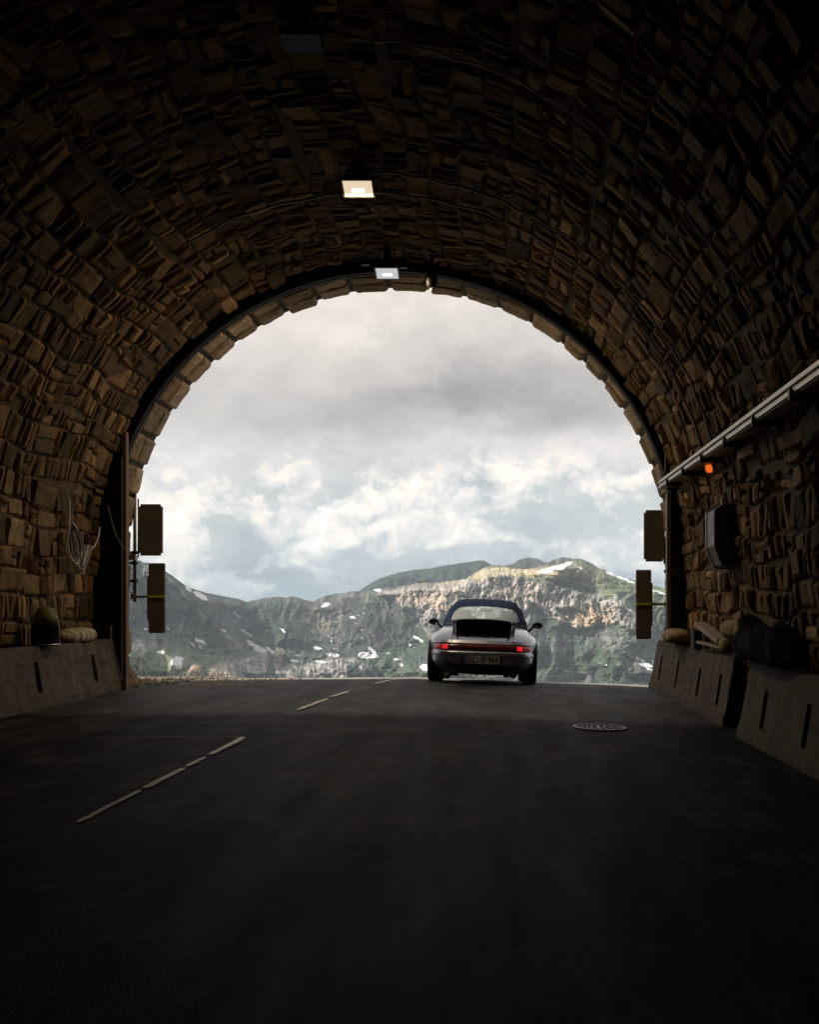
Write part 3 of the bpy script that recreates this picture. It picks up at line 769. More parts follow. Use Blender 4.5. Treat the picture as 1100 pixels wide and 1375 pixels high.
for k in range(4):
    pts = [(X0 + .08 + .045 * k + .01 * math.sin(yv * 1.7 + k), yv, 2.72 + .012 * math.sin(yv * 2.3 + k * 2)) for yv in np.linspace(y0_, y1_ - .05, 60)]
    m_.tube(pts, .014, 6)
foff(m_.build('power_cables', M['dark_plastic'], smooth=True), tray)
# thin vertical conduit from the vault down to the tray end, with its fittings
conduit = empty('conduit', at(894, 560, 13.95)); tag(conduit, 'thin vertical conduit dropping to the end of the cable tray', 'conduit')
m_ = MB(); p = at(894, 600, 13.95); m_.tube([(0, 0, .25), (0, 0, 0), (.0, 0, -.75)], .010, 8); m_.build('pipe', M['cable'], conduit)
m_ = MB(); m_.box((0, 0, .22), (.07, .06, .10), bev=.01); m_.tube([(-.04, 0, .2), (-.11, 0, .16), (-.12, 0, .06)], .012, 6); m_.tube([(.03, 0, .25), (.07, 0, .34)], .014, 6); m_.build('fitting', M['galv'], conduit)

# orange beacon
c = at(953, 628, 11.6); root = empty('warning_beacon', c); tag(root, 'small glowing orange warning beacon under the cable tray', 'warning lamp')
m_ = MB(); m_.lathe([(0, -.055), (.03, -.052), (.046, -.03), (.048, .025), (.04, .03)], 20); m_.build('lens', mat('orange_lens', (.9, .16, .02), .25, emit=(1, .17, .02), estr=.8), root, smooth=True)
m_ = MB(); m_.lathe([(.052, .03), (.055, .04), (.055, .085), (.03, .10)], 20); m_.box((.10, .02, .06), (.16, .05, .04), bev=.006); m_.build('base', M['dark_plastic'], root, smooth=False)
m_ = MB()
for a in (0, 1, 2, 3):
    x_, y_ = .062 * math.cos(a * math.pi / 2 + .5), .062 * math.sin(a * math.pi / 2 + .5)
    m_.tube([(x_, y_, .08), (x_, y_, -.03), (x_ * .5, y_ * .5, -.075)], .005, 6)
m_.build('guard', M['galv'], root)

# wall cabinet on the right wall
root = empty('wall_cabinet', (2.36, 10.9, 1.5)); tag(root, 'dark wall cabinet with a bright white chamfered edge on the right wall', 'cabinet')
def cab_poly(k=0):
    return [(-.0 - k, -.13), (-.0 - k, .33), (0.16, .42 + k), (.36, .42 + k), (.36, -.30 - k), (.10, -.30 - k)]
xw = at(949, 0, 11.25).x - 2.36
z0 = 1.72 - 1.5
poly = [(xw, -.02 + z0 + .05), (xw, .40 + z0), (xw + .10, .47 + z0), (.14, .47 + z0), (.14, -.18 + z0), (xw + .08, -.18 + z0)]
poly = [(u, v + .0) for u, v in poly]
M['cabinet_shell'] = M['cab_dark']
m_ = MB(); m_.prism(poly, 'Y', -.06, .33); m_.build('cabinet_body', M['cab_dark'], root, bev=.015)
def inset(poly, k):
    cx = sum(p[0] for p in poly) / len(poly); cz = sum(p[1] for p in poly) / len(poly)
    return [(cx + (p[0] - cx) * (1 + k), cz + (p[1] - cz) * (1 + k)) for p in poly]
m_ = MB(); m_.prism(inset(poly, .07), 'Y', .33, .36); m_.build('door_rim', M['paint_white'], root)
m_ = MB(); m_.tube([(xw + .12, .1, .47 + z0), (xw + .12, .1, .53 + z0), (xw + .15, .12, .56 + z0)], .016, 8); m_.build('cable_gland', M['galv'], root)

# ------------------------------------------------------------------ masts with back-facing signal panels
def sign_mast(side, label):
    Y = 14.92
    if side < 0:
        root = empty('sign_mast', (at(181, 800, Y).x, Y, at(181, 740, Y).z)); X_ = lambda px: at(px, 0, Y).x - root.location.x; Z_ = lambda py: at(0, py, Y).z - root.location.z
        up = (186, 218, 677, 746); lo = (198, 223, 756, 850); arm = (180, 224, 801); post = (181, 640, 808)
    else:
        root = empty('sign_mast', (at(896, 800, Y).x, Y, at(896, 740, Y).z)); X_ = lambda px: at(px, 0, Y).x - root.location.x; Z_ = lambda py: at(0, py, Y).z - root.location.z
        up = (865, 893, 685, 754); lo = (853, 876, 765, 858); arm = (896, 853, 811); post = (896, 655, 868)
    tag(root, label, 'sign mast', 'masts with signal panels at the portal')
    m_ = MB(); m_.tube([(0, 0, Z_(post[1])), (0, 0, Z_(post[2]))], .024, 12)
    m_.tube([(X_(186 if side < 0 else 892), -.01, Z_(post[1] + 30)), (X_(186 if side < 0 else 892), -.01, Z_(748 if side < 0 else 757))], .012, 8)
    m_.build('post', M['mast'], root, smooth=True)
    def panel(r, nm, back):
        x0, x1 = X_(r[0]), X_(r[1]); z1, z0 = Z_(r[2]), Z_(r[3]); cx, cz = (x0 + x1) / 2, (z0 + z1) / 2; ww, hh = x1 - x0, z1 - z0
        n_ = .035; c_ = [(x0, z0 + n_), (x0, z1 - n_), (x0 + n_ * .8, z1 - n_), (x0 + n_ * .8, z1), (x1 - n_ * .8, z1), (x1 - n_ * .8, z1 - n_), (x1, z1 - n_), (x1, z0 + n_), (x1 - n_ * .8, z0 + n_), (x1 - n_ * .8, z0), (x0 + n_ * .8, z0), (x0 + n_ * .8, z0 + n_)]
        m_ = MB()
        if nm == 'upper_panel':
            m_.prism(c_, 'Y', -.015, .04)
        else:
            m_.box((cx, .012, cz), (ww * .90, .05, hh), bev=.02)
            m_.box((x0 + .01 if side < 0 else x1 - .01, .012, cz), (.03, .045, hh * .62), bev=.004)
        p = m_.build(nm, M['panel_back'], root, bev=.004)
        # rivets + seam
        for a in (-.42, .42):
            for b2 in (-.46, .46): MB().lathe([(.0, -.022), (.007, -.020), (.008, -.014)], 8, axis='Y', c=(cx + a * ww * .9, 0, cz + b2 * hh)).build('rivet', M['galv'], p)
        return p
    panel(up, 'upper_panel', 0); panel(lo, 'lower_panel', 0)
    m_ = MB(); m_.tube([(0, -.03, Z_(arm[2])), (X_(arm[1] - (24 if side < 0 else -22)), -.03, Z_(arm[2]))], .020, 10); m_.box((0, -.02, Z_(arm[2])), (.08, .09, .08), bev=.01); m_.build('arm', M['mast'], root)
    x0, x1 = X_(lo[0]), X_(lo[1]); m_ = MB(); m_.box(((x0 + x1) / 2, -.028, Z_(arm[2])), (abs(x1 - x0) * .93, .012, .030)); m_.build('reflective_strip', M['reflective'], root)
    for py in ((742, 756, 780) if side < 0 else (755, 767, 850)):
        m_ = MB(); m_.box((0, -.01, Z_(py)), (.085, .08, .045), bev=.008); m_.box((-.05 * -side * 1.0, 0.0, Z_(py)), (.10, .03, .025)); m_.build('clamp', M['black_steel'], root)
    # wall bracket into the ring
    m_ = MB(); m_.box((side * .08 if side > 0 else -.08, -.02, Z_(748 if side < 0 else 790)), (.20, .05, .09), bev=.005)
    m_.build('wall_bracket', M['mast'], root); m_ = MB()
    m_.tube([(side * .0 , -.03, Z_(778)), (side * .07, -.05, Z_(780)), (side * .07, -.05, Z_(795)), (0, -.03, Z_(797))], .008, 6)
    m_.build('pull_handle', M['mast'], root)
    return root
sign_mast(-1, 'steel mast with two dark rectangular signal panels at the left portal jamb')
sign_mast(1, 'steel mast with two dark rectangular signal panels at the right portal jamb')

# ------------------------------------------------------------------ concrete barriers
def barrier(name_label, p_far, p_near, side, Htop=.73, slots=()):
    """p = (x foot, y); face looks towards the road (side=+1: barrier right of the road)"""
    v = Vector((p_far[0] - p_near[0], p_far[1] - p_near[1], 0)); L = v.length; ang = math.atan2(v.y, v.x)
    zf = float(road_z(p_far[0], p_far[1])); zn = float(road_z(p_near[0], p_near[1]))
    root = empty('concrete_barrier', (p_near[0], p_near[1], zn)); tag(root, name_label, 'barrier', 'concrete barriers along the tunnel walls')
    Mx = Matrix.Rotation(ang, 4, 'Z')
    # local: X along length (0..L), Y away from the road (side dependent), Z up
    k = -1 if side > 0 else 1
    n = 40; prof_ = [(0, -.05), (0, .07), (.035, .16), (.12, Htop * .93), (.135, Htop - .01), (.155, Htop), (.34, Htop), (.36, Htop - .02), (.42, -.05)]
    m_ = MB(); rows_ = []
    for i in range(n + 1):
        u = L * i / n; dz = (zf - zn) * i / n; r_ = []
        for j, (a, z_) in enumerate(prof_):
            e = 0.012 * math.sin(i * 1.7 + j) * (1 if j in (4, 5) else .25)
            ee = (.09 * max(0, 1 - (L - u) / .28) * (z_ / Htop) if 1 else 0)      # sloping far end
            r_.append(m_.bm.verts.new((u - ee * (i / n), k * a * 1.0, z_ + dz * (1 if z_ < .2 else .3) + e * .5)))
        rows_.append(r_)
    for a, b2 in zip(rows_, rows_[1:]):
        for j in range(len(prof_) - 1): m_.bm.faces.new([a[j], a[j + 1], b2[j + 1], b2[j]])
        m_.bm.faces.new([a[-1], a[0], b2[0], b2[-1]])
    m_.bm.faces.new(rows_[0][::-1]); m_.bm.faces.new(rows_[-1])
    o = m_.build('barrier_body', M['concrete'], None)
    cut = MB()
    for u in slots: cut.box((u, k * .03, .34), (.12, .18, .35), bev=.03)
    c_ = cut.build('cutter', None)
    boolean(o, c_); drop(c_)
    o.parent = root; root.rotation_euler = (0, 0, ang)
    smooth_angle(o, 30)
    return root
fa, na = (2.19, 15.65), (2.30, 10.9)
Lr = math.hypot(fa[0] - na[0], fa[1] - na[1])
# far end of the right one
barrier('concrete barrier with four dark slots along the right wall, nearest the portal', fa, na, 1, slots=[15.0 - na[1], 13.75 - na[1], 12.4 - na[1], 11.35 - na[1]])
barrier('darker concrete barrier on the right nearer the viewer, behind a black gap', (2.25, 10.05), (2.36, 5.4), 1, slots=[3.9, 2.7, 1.5, .5])
def barrier_l(label, yf, yn, slots):
    # built with the face towards +X
    return barrier(label, (-5.08, yf), (-5.08, yn), -1, Htop=.68, slots=slots)
barrier_l('concrete barrier with horizontal board marks at the foot of the left wall', 14.02, 9.9, [13.15 - 9.9, 11.55 - 9.9, 10.4 - 9.9])
barrier_l('concrete barrier lost in the dark at the far left edge', 9.75, 5.6, [3.3, 1.8, .6])

# ------------------------------------------------------------------ things lying on the barriers
def sack(name, c, size, rotz, m, label, cat, ribs=6, seed=1, group=None, lump=.05):
    n1_, n2_ = 40, 28; V_ = []
    for i in range(n1_ + 1):
        u = i / n1_; X_ = (u - .5) * 2
        for j in range(n2_):
            a = 2 * math.pi * j / n2_
            r = (1 - abs(X_) ** 3.2) ** .5
            r = r * (1 + .07 * math.cos(X_ * ribs * math.pi + math.sin(a) * 1.2)) if ribs else r
            V_.append([X_ * size[0] / 2, math.copysign(abs(math.cos(a)) ** .8, math.cos(a)) * r * size[1] / 2, math.copysign(abs(math.sin(a)) ** .8, math.sin(a)) * r * size[2] / 2])
    V_ = np.array(V_); q = 14 / max(size)
    V_ += lump * size[2] * fbm(V_[:, 0] * q + seed, V_[:, 1] * q, V_[:, 2] * q, oct=4, seed=seed)[:, None] * np.array([.5, 1, 1.6])
    V_[:, 2] = np.maximum(V_[:, 2], -size[2] * .40); V_[:, 2] += size[2] * .40
    o = np_mesh(name, V_, grid_faces(n1_ + 1, n2_, wrap=True), m); o.location = c; o.rotation_euler = (0, 0, rotz)
    tag(o, label, cat, group); return o
def stop(py, Y): return at(0, py, Y).z
sack('sandbag', (2.29, 13.75, .63), (.80, .34, .19), R(84), M['sack'], 'yellowish sandbag at the portal end of the right barrier', 'sandbag', ribs=5, seed=3)
b_ = MB(); b_.box((0, 0, .085), (.10, .22, .20), bev=.012); b_.box((0, 0, .20), (.12, .24, .03), bev=.008)
o = b_.build('metal_box', M['black_steel']); o.location = (2.37, 12.75, .60); tag(o, 'small black box standing between the sandbag and the plank', 'box')
b_ = MB(); b_.box((2.37, 15.05, .66), (.07, .07, .28), bev=.01); o = b_.build('post_stub', M['black_steel']); tag(o, 'short black post stub at the outer end of the right barrier', 'post')
# plank
p0, p1 = at(942, 840, 12.6), at(974, 864, 11.2)
d_ = (p1 - p0); b_ = MB(); q_ = d_.to_track_quat('X', 'Z').to_matrix().to_4x4()
b_.box((0, 0, 0), (d_.length, .14, .055), rot=q_, bev=.005); o = b_.build('plank', M['wood']); o.location = (p0 + p1) / 2 + Vector((-.02, 0, .02)); tag(o, 'pale wooden plank leaning diagonally on the right barrier', 'plank')
p0, p1 = at(938, 862, 12.4), at(972, 870, 11.3)
b_ = MB(); d_ = p1 - p0; b_.box((0, 0, 0), (d_.length, .06, .03), rot=d_.to_track_quat('X', 'Z').to_matrix().to_4x4(), bev=.004)
o = b_.build('lath', M['wood']); o.location = (p0 + p1) / 2; tag(o, 'thin wooden lath lying under the leaning plank', 'lath')
sack('rope_bundle', (2.36, 10.95, .64), (.40, .17, .17), R(80), M['sack'], 'small beige bundle at the near end of the leaning plank', 'bundle', ribs=3, seed=9)
o = sack('sandbag', (2.42, 10.6, .80), (1.05, .34, .20), R(86), M['sack'], 'ribbed yellow sandbag on top of the dark tarpaulin pile', 'sandbag', ribs=7, seed=12)
sack('tarpaulin_pile', (2.46, 9.6, .62), (2.3, .46, .36), R(89), M['tarp'], 'large dark tarpaulin pile on the near part of the right barrier', 'tarpaulin', ribs=0, seed=15, lump=.30)
sack('sandbag', (-5.30, 13.0, .665), (.85, .26, .19), R(88), mat('pale_sack', (.42, .37, .24), .8, var=.4, vscale=14, bump=.5), 'pale creased sandbag on the left barrier beside the gate post', 'sandbag', ribs=6, seed=18)
# yellow topped drum left
root = empty('warning_drum', (-5.22, 11.9, .66)); tag(root, 'dark drum with dull yellow top and pale rim on the left barrier', 'drum')
m_ = MB(); m_.lathe([(.14, 0), (.155, .04), (.155, .20), (.14, .24)], 28); m_.build('drum_body', M['tarp'], root, smooth=False)
m_ = MB(); m_.lathe([(.14, .24), (.13, .33), (.09, .42), (.03, .455), (0, .46)], 28); m_.build('drum_top', mat('dull_yellow', (.15, .12, .015), .6, var=.3, vscale=12), root, smooth=True)
m_ = MB(); m_.tube([(.158 * math.cos(a), .158 * math.sin(a) , .02 + .0 * a) for a in np.linspace(0, 2 * math.pi, 30)], .008, 6); m_.tube([(.157, 0, .02), (.160, 0, .14), (.150, 0, .26), (.10, 0, .41)], .006, 6); m_.build('rim', M['galv'], root)
# small pale peg by the post
b_ = MB(); b_.box((at(149, 848, 13.9).x, 13.9, at(149, 848, 13.9).z - .02), (.018, .02, .20), bev=.003); o = b_.build('marker_peg', M['galv']); tag(o, 'thin pale upright peg in front of the black left jamb', 'peg')

# hanging cables and chain on the left wall
def hang(name, p0, p1, sag, r, m_, label, cat, n=24, group=None):
    pts = []
    for i in range(n + 1):
        t = i / n; p = Vector(p0).lerp(Vector(p1), t); p.z -= sag * 4 * t * (1 - t); pts.append(p)
    o = MB().tube(pts, r, 6).build(name, m_, smooth=True); tag(o, label, cat, group); return o
def W(px, py, X_=-5.30):
    Y = X_ * F / (px - VX); return at(px, py, Y)
pts = [W(134, 708), W(132, 722), W(127, 733), W(119, 741), W(111, 745), W(104, 742), W(101, 737)]
o = MB().tube(pts, .010, 6).build('loose_cable', M['white_cable'], smooth=True); tag(o, 'pale loose cable looping down at the edge of the left wall', 'cable')
root = empty('cable_coil', W(90, 740)); tag(root, 'bundle of drooping cables hanging on the left wall', 'cable bundle')
for k in range(7):
    a = [(0 + .02 * k, .0 + .03 * k, .75 - .12 * k), (.02, .02 * k, .35), (-.02 + .015 * k, .05 * k, .02 + .02 * k), (.04, .12 + .04 * k, -.13 - .02 * k), (.03, .30 + .05 * k, -.04), (.02, .36 + .06 * k, .12)]
    a = [Vector(p) for p in a]; pts = []
    for i in range(len(a) - 1):
        p_ = [a[max(i - 1, 0)], a[i], a[i + 1], a[min(i + 2, len(a) - 1)]]
        for t in np.linspace(0, 1, 6, endpoint=False):
            pts.append(.5 * ((2 * p_[1]) + (-p_[0] + p_[2]) * t + (2 * p_[0] - 5 * p_[1] + 4 * p_[2] - p_[3]) * t * t + (-p_[0] + 3 * p_[1] - 3 * p_[2] + p_[3]) * t ** 3))
    MB().tube(pts, .009, 6).build('cable', M['white_cable'] if k in (1, 4) else M['cable'], root, smooth=True)
p = W(109, 728); root2 = empty('wall_hook', p); tag(root2, 'small metal hook on the left wall beside the cable loop', 'hook'); m_ = MB(); m_.tube([(-.08, 0, 0), (0, 0, 0), (.02, 0, .05), (.02, 0, .14)], .007, 6); m_.build('hook', M['galv'], root2)
# chain
pa, pb = at(145, 680, 13.85), at(168, 737, 13.85)
lnk = MB(); n = 30
pts = []
for i in range(n + 1):
    t = i / n; p = pa.lerp(pb, t); p.z -= .20 * 4 * t * (1 - t) * .55; pts.append(p)
for i in range(n):
    mid = (pts[i] + pts[i + 1]) / 2; dd = (pts[i + 1] - pts[i]).normalized(); sd_ = dd.cross(Vector((0, 1, 0))) if i % 2 else Vector((0, 1, 0))
    h_ = (pts[i + 1] - pts[i]).length * .62
    loop = [mid + dd * h_ * math.cos(a) + sd_ * .011 * math.sin(a) for a in np.linspace(0, 2 * math.pi, 11)]
    lnk.tube(loop, .0035, 5, caps=False)
o = lnk.build('chain', M['chain'], smooth=True); tag(o, 'thin chain hanging across the black left jamb plate', 'chain')

# rubble at the left foot of the ring
nu, nv = 34, 40; U, Vv = np.meshgrid(np.linspace(0, 1, nu), np.linspace(0, 1, nv), indexing='ij')
rx_ = .62 * U * (1 + .2 * fbm(Vv * 3, U, oct=3, seed=61)); an = R(-100) + Vv * R(200)
Xr = -5.36 + np.cos(an) * rx_ * .55; Yr = 14.70 + np.sin(an) * rx_ * 1.0
Zr = .50 * (1 - U) ** 1.9 * (1 + .3 * fbm(U * 5, Vv * 5, oct=3, seed=62)) + .07 * fbm(Xr * 9, Yr * 9, U * 5, oct=5, seed=63, ridged=True) * (1 - U ** 4) + road_z(Xr, Yr) - .02
o = np_mesh('rubble_heap', np.stack([Xr, Yr, Zr], -1), grid_faces(nu, nv)[:, ::-1], M['stone'], smooth=False, attrs={'tint': (np.array([.26, .20, .14])[None] * (1 + .5 * fbm(Xr * 6, Yr * 6, oct=4, seed=64).ravel()[:, None]))})
tag(o, 'crumbled stone and mortar heap at the foot of the left portal jamb', 'rubble')

# manhole cover
mx_, my_ = (805 - VX) / F * 10.4, 10.35; zc = float(road_z(mx_, my_))
root = empty('manhole_cover', (mx_, my_, zc + .006)); root.rotation_euler = (0, math.atan(.035), 0)
tag(root, 'round cast iron manhole cover in the right lane', 'manhole cover')
m_ = MB(); m_.lathe([(.235, -.02), (.265, -.02), (.270, .008), (.262, .012), (.240, .012), (.235, .004)], 48); m_.build('rim', M['iron'], root)
m_ = MB(); m_.lathe([(.0, .003), (.233, .003), (.233, -.02)], 48)
for r_ in (.06, .11, .16, .205):
    k_ = int(r_ * 90)
    for q in range(k_):
        a = 2 * math.pi * q / k_; m_.box((r_ * math.cos(a), r_ * math.sin(a), .008), (.020, .030, .010), rot=(0, 0, a), bev=.003)
m_.build('cover_plate', M['iron'], root)
# ------------------------------------------------------------------ the car (local: x right, y forward from the rear bumper, z up)
def paint(name, c, metal=.85, rough=.34, coat=.8):
    m = mat(name, c, rough, metal=metal, coat=coat, var=.10, vscale=6)
    m.node_tree.nodes['Principled BSDF'].inputs['Coat Roughness'].default_value = .08
    return m
M['car_paint'] = paint('slate_metallic', (.27, .275, .34))
M['car_black'] = mat('black_trim', (.012, .012, .014), .55, spec=.4)
M['tyre'] = mat('tyre_rubber', (.014, .014, .015), .8, var=.3, vscale=30)
M['softtop'] = mat('navy_canvas', (.0028, .009, .028), .9, spec=.15, var=.15, vscale=40, bump=.3, bscale=300)
M['alloy'] = mat('alloy', (.5, .5, .5), .35, metal=1)
M['red_band'] = mat('red_reflector', (.10, .012, .022), .22, var=.25, vscale=14)
M['red_lit'] = mat('tail_light_lit', (.20, .0, .005), .3, emit=(1.0, .02, .03), estr=.7)
M['red_lens'] = mat('rear_indicator_lens', (.55, .12, .12), .25, emit=(1.0, .10, .10), estr=.06)
AX = .80
car = empty('convertible_car', (-.315, 15.87, float(road_z(-.315, 15.87)) - .002), (R(-3.5), R(2.2), 0))
tag(car, 'grey classic convertible with navy soft top driving out of the tunnel, tail lights lit', 'car')
LV = np.array([  # z, half width, rear y, front y, rear exponent
    (.17, .60, .26, 3.95, 5), (.19, .68, .17, 4.05, 5.5), (.24, .735, .07, 4.15, 6), (.31, .770, .015, 4.22, 6.5), (.40, .787, .0, 4.25, 6.5), (.440, .787, .0, 4.25, 6.5), (.450, .785, .006, 4.24, 6.5),
    (.455, .775, .045, 4.22, 6.5), (.470, .775, .062, 4.20, 6.5), (.555, .800, .080, 4.17, 6.5), (.580, .808, .088, 4.15, 6.3), (.62, .812, .115, 4.12, 6), (.66, .808, .165, 4.07, 5.6),
    (.70, .792, .24, 3.98, 5.2), (.74, .762, .34, 3.85, 4.8), (.78, .725, .47, 3.62, 4.4), (.82, .688, .64, 3.35, 4.0), (.85, .655, .82, 3.1, 3.5), (.875, .62, 1.0, 2.95, 3.0), (.890, .56, 1.15, 2.85, 2.8)])
def lv(z): return [np.interp(z, LV[:, 0], LV[:, k]) for k in (1, 2, 3, 4)]
YC = 2.0
def ring_pt(z, phi, grow=0.0):
    w_, yr_, yf_, n_ = lv(z); c, s = math.cos(phi), math.sin(phi)
    if s < 0: ly = YC - yr_; e = n_
    else: ly = yf_ - YC; e = 2.8
    x = (w_ + grow) * math.copysign(abs(c) ** (2 / e), c); y = YC + (ly + grow) * math.copysign(abs(s) ** (2 / e), s)
    # fuller hips over the rear axle, narrower waist at the doors
    if z < .86:
        x *= 1 + .012 * math.exp(-((y - AX) / .45) ** 2) - .030 * math.exp(-((y - 2.0) / .55) ** 2)
    return x, y - AX
def surf_y(x, z):
    w_, yr_, yf_, n_ = lv(z); return YC - (YC - yr_) * max(0, 1 - abs(x / w_) ** n_) ** (1 / n_) - AX
zs = sorted(set(list(LV[:, 0]) + list(np.linspace(.17, .44, 10)) + list(np.linspace(.47, .88, 34))))
NP = 160; V_ = []
ph = [2 * math.pi * k / NP for k in range(NP)]
# more samples on the rear end
ph = [2 * math.pi * (k / NP) + .0 for k in range(NP)]
for z in zs:
    for p in ph: x, y = ring_pt(z, p); V_.append((x, y, z))
bm_ = bmesh.new(); bv = [bm_.verts.new(v) for v in V_]
for i in range(len(zs) - 1):
    for k in range(NP): bm_.faces.new([bv[i * NP + k], bv[i * NP + (k + 1) % NP], bv[(i + 1) * NP + (k + 1) % NP], bv[(i + 1) * NP + k]])
bm_.faces.new([bv[k] for k in range(NP)][::-1]); bm_.faces.new([bv[(len(zs) - 1) * NP + k] for k in range(NP)])
bmesh.ops.recalc_face_normals(bm_, faces=bm_.faces)
me = bpy.data.meshes.new('body'); bm_.to_mesh(me); bm_.free(); me.materials.append(M['car_paint'])
body = link(bpy.data.objects.new('body', me))
cut = MB()
for sx in (-1, 1):
    for y_ in (0, 2.27): cut.lathe([(.345, -.22), (.345, .22)], 48, axis='X', c=(sx * .72, y_, .33))
c_ = cut.build('cutter', None); boolean(body, c_); drop(c_); body.parent = car; smooth_angle(body, 28)
# soft top
TL = np.array([(.855, .70, .98, 3.02), (.89, .695, 1.01, 2.98), (.96, .675, 1.09, 2.90), (1.04, .648, 1.20, 2.80), (1.12, .612, 1.34, 2.68), (1.20, .572, 1.50, 2.55), (1.265, .53, 1.68, 2.42), (1.305, .48, 1.84, 2.33), (1.332, .40, 1.98, 2.26), (1.348, .26, 2.08, 2.2)])
tz = np.concatenate([np.linspace(.855, 1.25, 22), np.linspace(1.265, 1.348, 10)])
bm_ = bmesh.new(); rows_ = []
for z in tz:
    w_, yr_, yf_ = [np.interp(z, TL[:, 0], TL[:, k]) for k in (1, 2, 3)]; r_ = []
    for k in range(96):
        p = 2 * math.pi * k / 96; c, s = math.cos(p), math.sin(p); e = 3.0; yc = 2.15
        ly = (yc - yr_) if s < 0 else (yf_ - yc)
        fold = .006 * math.sin(z * 34) * (1 if abs(c) > .75 else .3)
        r_.append(bm_.verts.new(((w_ + fold) * math.copysign(abs(c) ** (2 / e), c), yc + ly * math.copysign(abs(s) ** (2 / e), s) - AX, z)))
    rows_.append(r_)
for a, b2 in zip(rows_, rows_[1:]):
    for k in range(96): bm_.faces.new([a[k], a[(k + 1) % 96], b2[(k + 1) % 96], b2[k]])
bm_.faces.new(rows_[-1])
bmesh.ops.recalc_face_normals(bm_, faces=bm_.faces)
me = bpy.data.meshes.new('soft_top'); bm_.to_mesh(me); bm_.free(); me.materials.append(M['softtop'])
top = link(bpy.data.objects.new('soft_top', me))
sm = top.modifiers.new('s', 'SOLIDIFY'); sm.thickness = .022; sm.offset = -1
bpy.context.view_layer.update(); dg = bpy.context.evaluated_depsgraph_get(); me2 = bpy.data.meshes.new_from_object(top.evaluated_get(dg)); top.modifiers.clear(); top.data = me2
def rr_poly(pts, r, n=5):
    out_ = []
    for i, p in enumerate(pts):
        p = Vector((p[0], p[1])); a = Vector(pts[i - 1]) - p; b2 = Vector(pts[(i + 1) % len(pts)]) - p
        ra = min(r, a.length * .45, b2.length * .45); A = p + a.normalized() * ra; B = p + b2.normalized() * ra
        for k in range(n + 1):
            t = k / n; q = (1 - t) ** 2 * A + 2 * t * (1 - t) * p + t * t * B; out_.append((q.x, q.y))
    return out_
win_pts = [(-.55, .945), (-.28, .962), (0, .968), (.28, .962), (.55, .945), (.505, 1.10), (.42, 1.172), (.22, 1.198), (0, 1.205), (-.22, 1.198), (-.42, 1.172), (-.505, 1.10)]
wp = rr_poly(win_pts, .045)
def prism_cut(poly, y0, y1, ob):
    m_ = MB(); m_.prism(poly, 'Y', y0 - AX, y1 - AX); c_ = m_.build('cutter', None); boolean(ob, c_); drop(c_)
prism_cut(wp, .6, 2.0, top)
scr = rr_poly([(-.56, .90), (.56, .90), (.46, 1.27), (-.46, 1.27)], .06)
prism_cut(scr, 2.2, 3.6, top)
top.parent = car; smooth_angle(top, 40)
# rear window: a curved sheet following the top
def top_y(x, z):
    w_, yr_ = [np.interp(z, TL[:, 0], TL[:, k]) for k in (1, 2)]
    return 2.15 - (2.15 - yr_) * max(0, 1 - abs(x / w_) ** 3.0) ** (1 / 3.0) - AX
def glassm(name, tr, mixf, dif=(.8, .9, .86)):
    m = bpy.data.materials.new(name); m.use_nodes = True; t = NT(m.node_tree); t.n.clear()
    a = t.new('ShaderNodeBsdfTransparent'); a.inputs[0].default_value = (*tr, 1)
    b = t.new('ShaderNodeBsdfTranslucent'); b.inputs[0].default_value = (*dif, 1)
    gl = t.new('ShaderNodeBsdfGlossy'); gl.inputs[1].default_value = .08
    df = t.new('ShaderNodeBsdfDiffuse'); df.inputs[0].default_value = (*dif, 1); m0 = t.new('ShaderNodeMixShader'); m0.inputs[0].default_value = .55
    t.l.new(b.outputs[0], m0.inputs[1]); t.l.new(df.outputs[0], m0.inputs[2])
    mx_ = t.new('ShaderNodeMixShader'); mx_.inputs[0].default_value = mixf; t.l.new(a.outputs[0], mx_.inputs[1]); t.l.new(m0.outputs[0], mx_.inputs[2])
    fr = t.new('ShaderNodeFresnel'); fr.inputs[0].default_value = 1.45
    m2 = t.new('ShaderNodeMixShader'); t.l.new(fr.outputs[0], m2.inputs[0]); t.l.new(mx_.outputs[0], m2.inputs[1]); t.l.new(gl.outputs[0], m2.inputs[2])
    o = t.new('ShaderNodeOutputMaterial'); t.l.new(m2.outputs[0], o.inputs[0]); return m
def sheet(name, halfw, z0, z1, yf, m, nx=24, nz=14, thick=.003):
    V_ = []
    for i in range(nx + 1):
        for j in range(nz + 1):
            x = -halfw + 2 * halfw * i / nx; z = z0 + (z1 - z0) * j / nz; V_.append((x, yf(x, z) + .014, z))
    o = np_mesh(name, V_, grid_faces(nx + 1, nz + 1), m, car); return o
rw = sheet('rear_window', .57, .935, 1.26, top_y, glassm('milky_window', (.94, .99, .97), .36, (.92, .97, .94)))
m_ = MB(); a = wp + [wp[0]]
m_.tube([(x, top_y(x, z) - .002, z) for x, z in a], .007, 6, caps=False); m_.build('window_seam', mat('navy_piping', (.006, .012, .04), .7), rw, smooth=True)
ws_ = sheet('windscreen', .575, .89, 1.28, lambda x, z: np.interp(z, TL[:, 0], TL[:, 3]) - AX - .05 - .25 * (x / .575) ** 2, glassm('windscreen_glass', (.93, .97, .95), .06))
# canvas bow lines across the top
m_ = MB(); m_.tube([(x, top_y(x, .895) - .004, .893) for x in np.linspace(-.60, .60, 40)], .012, 6); m_.build('hood_seam', M['car_black'], top, smooth=True)
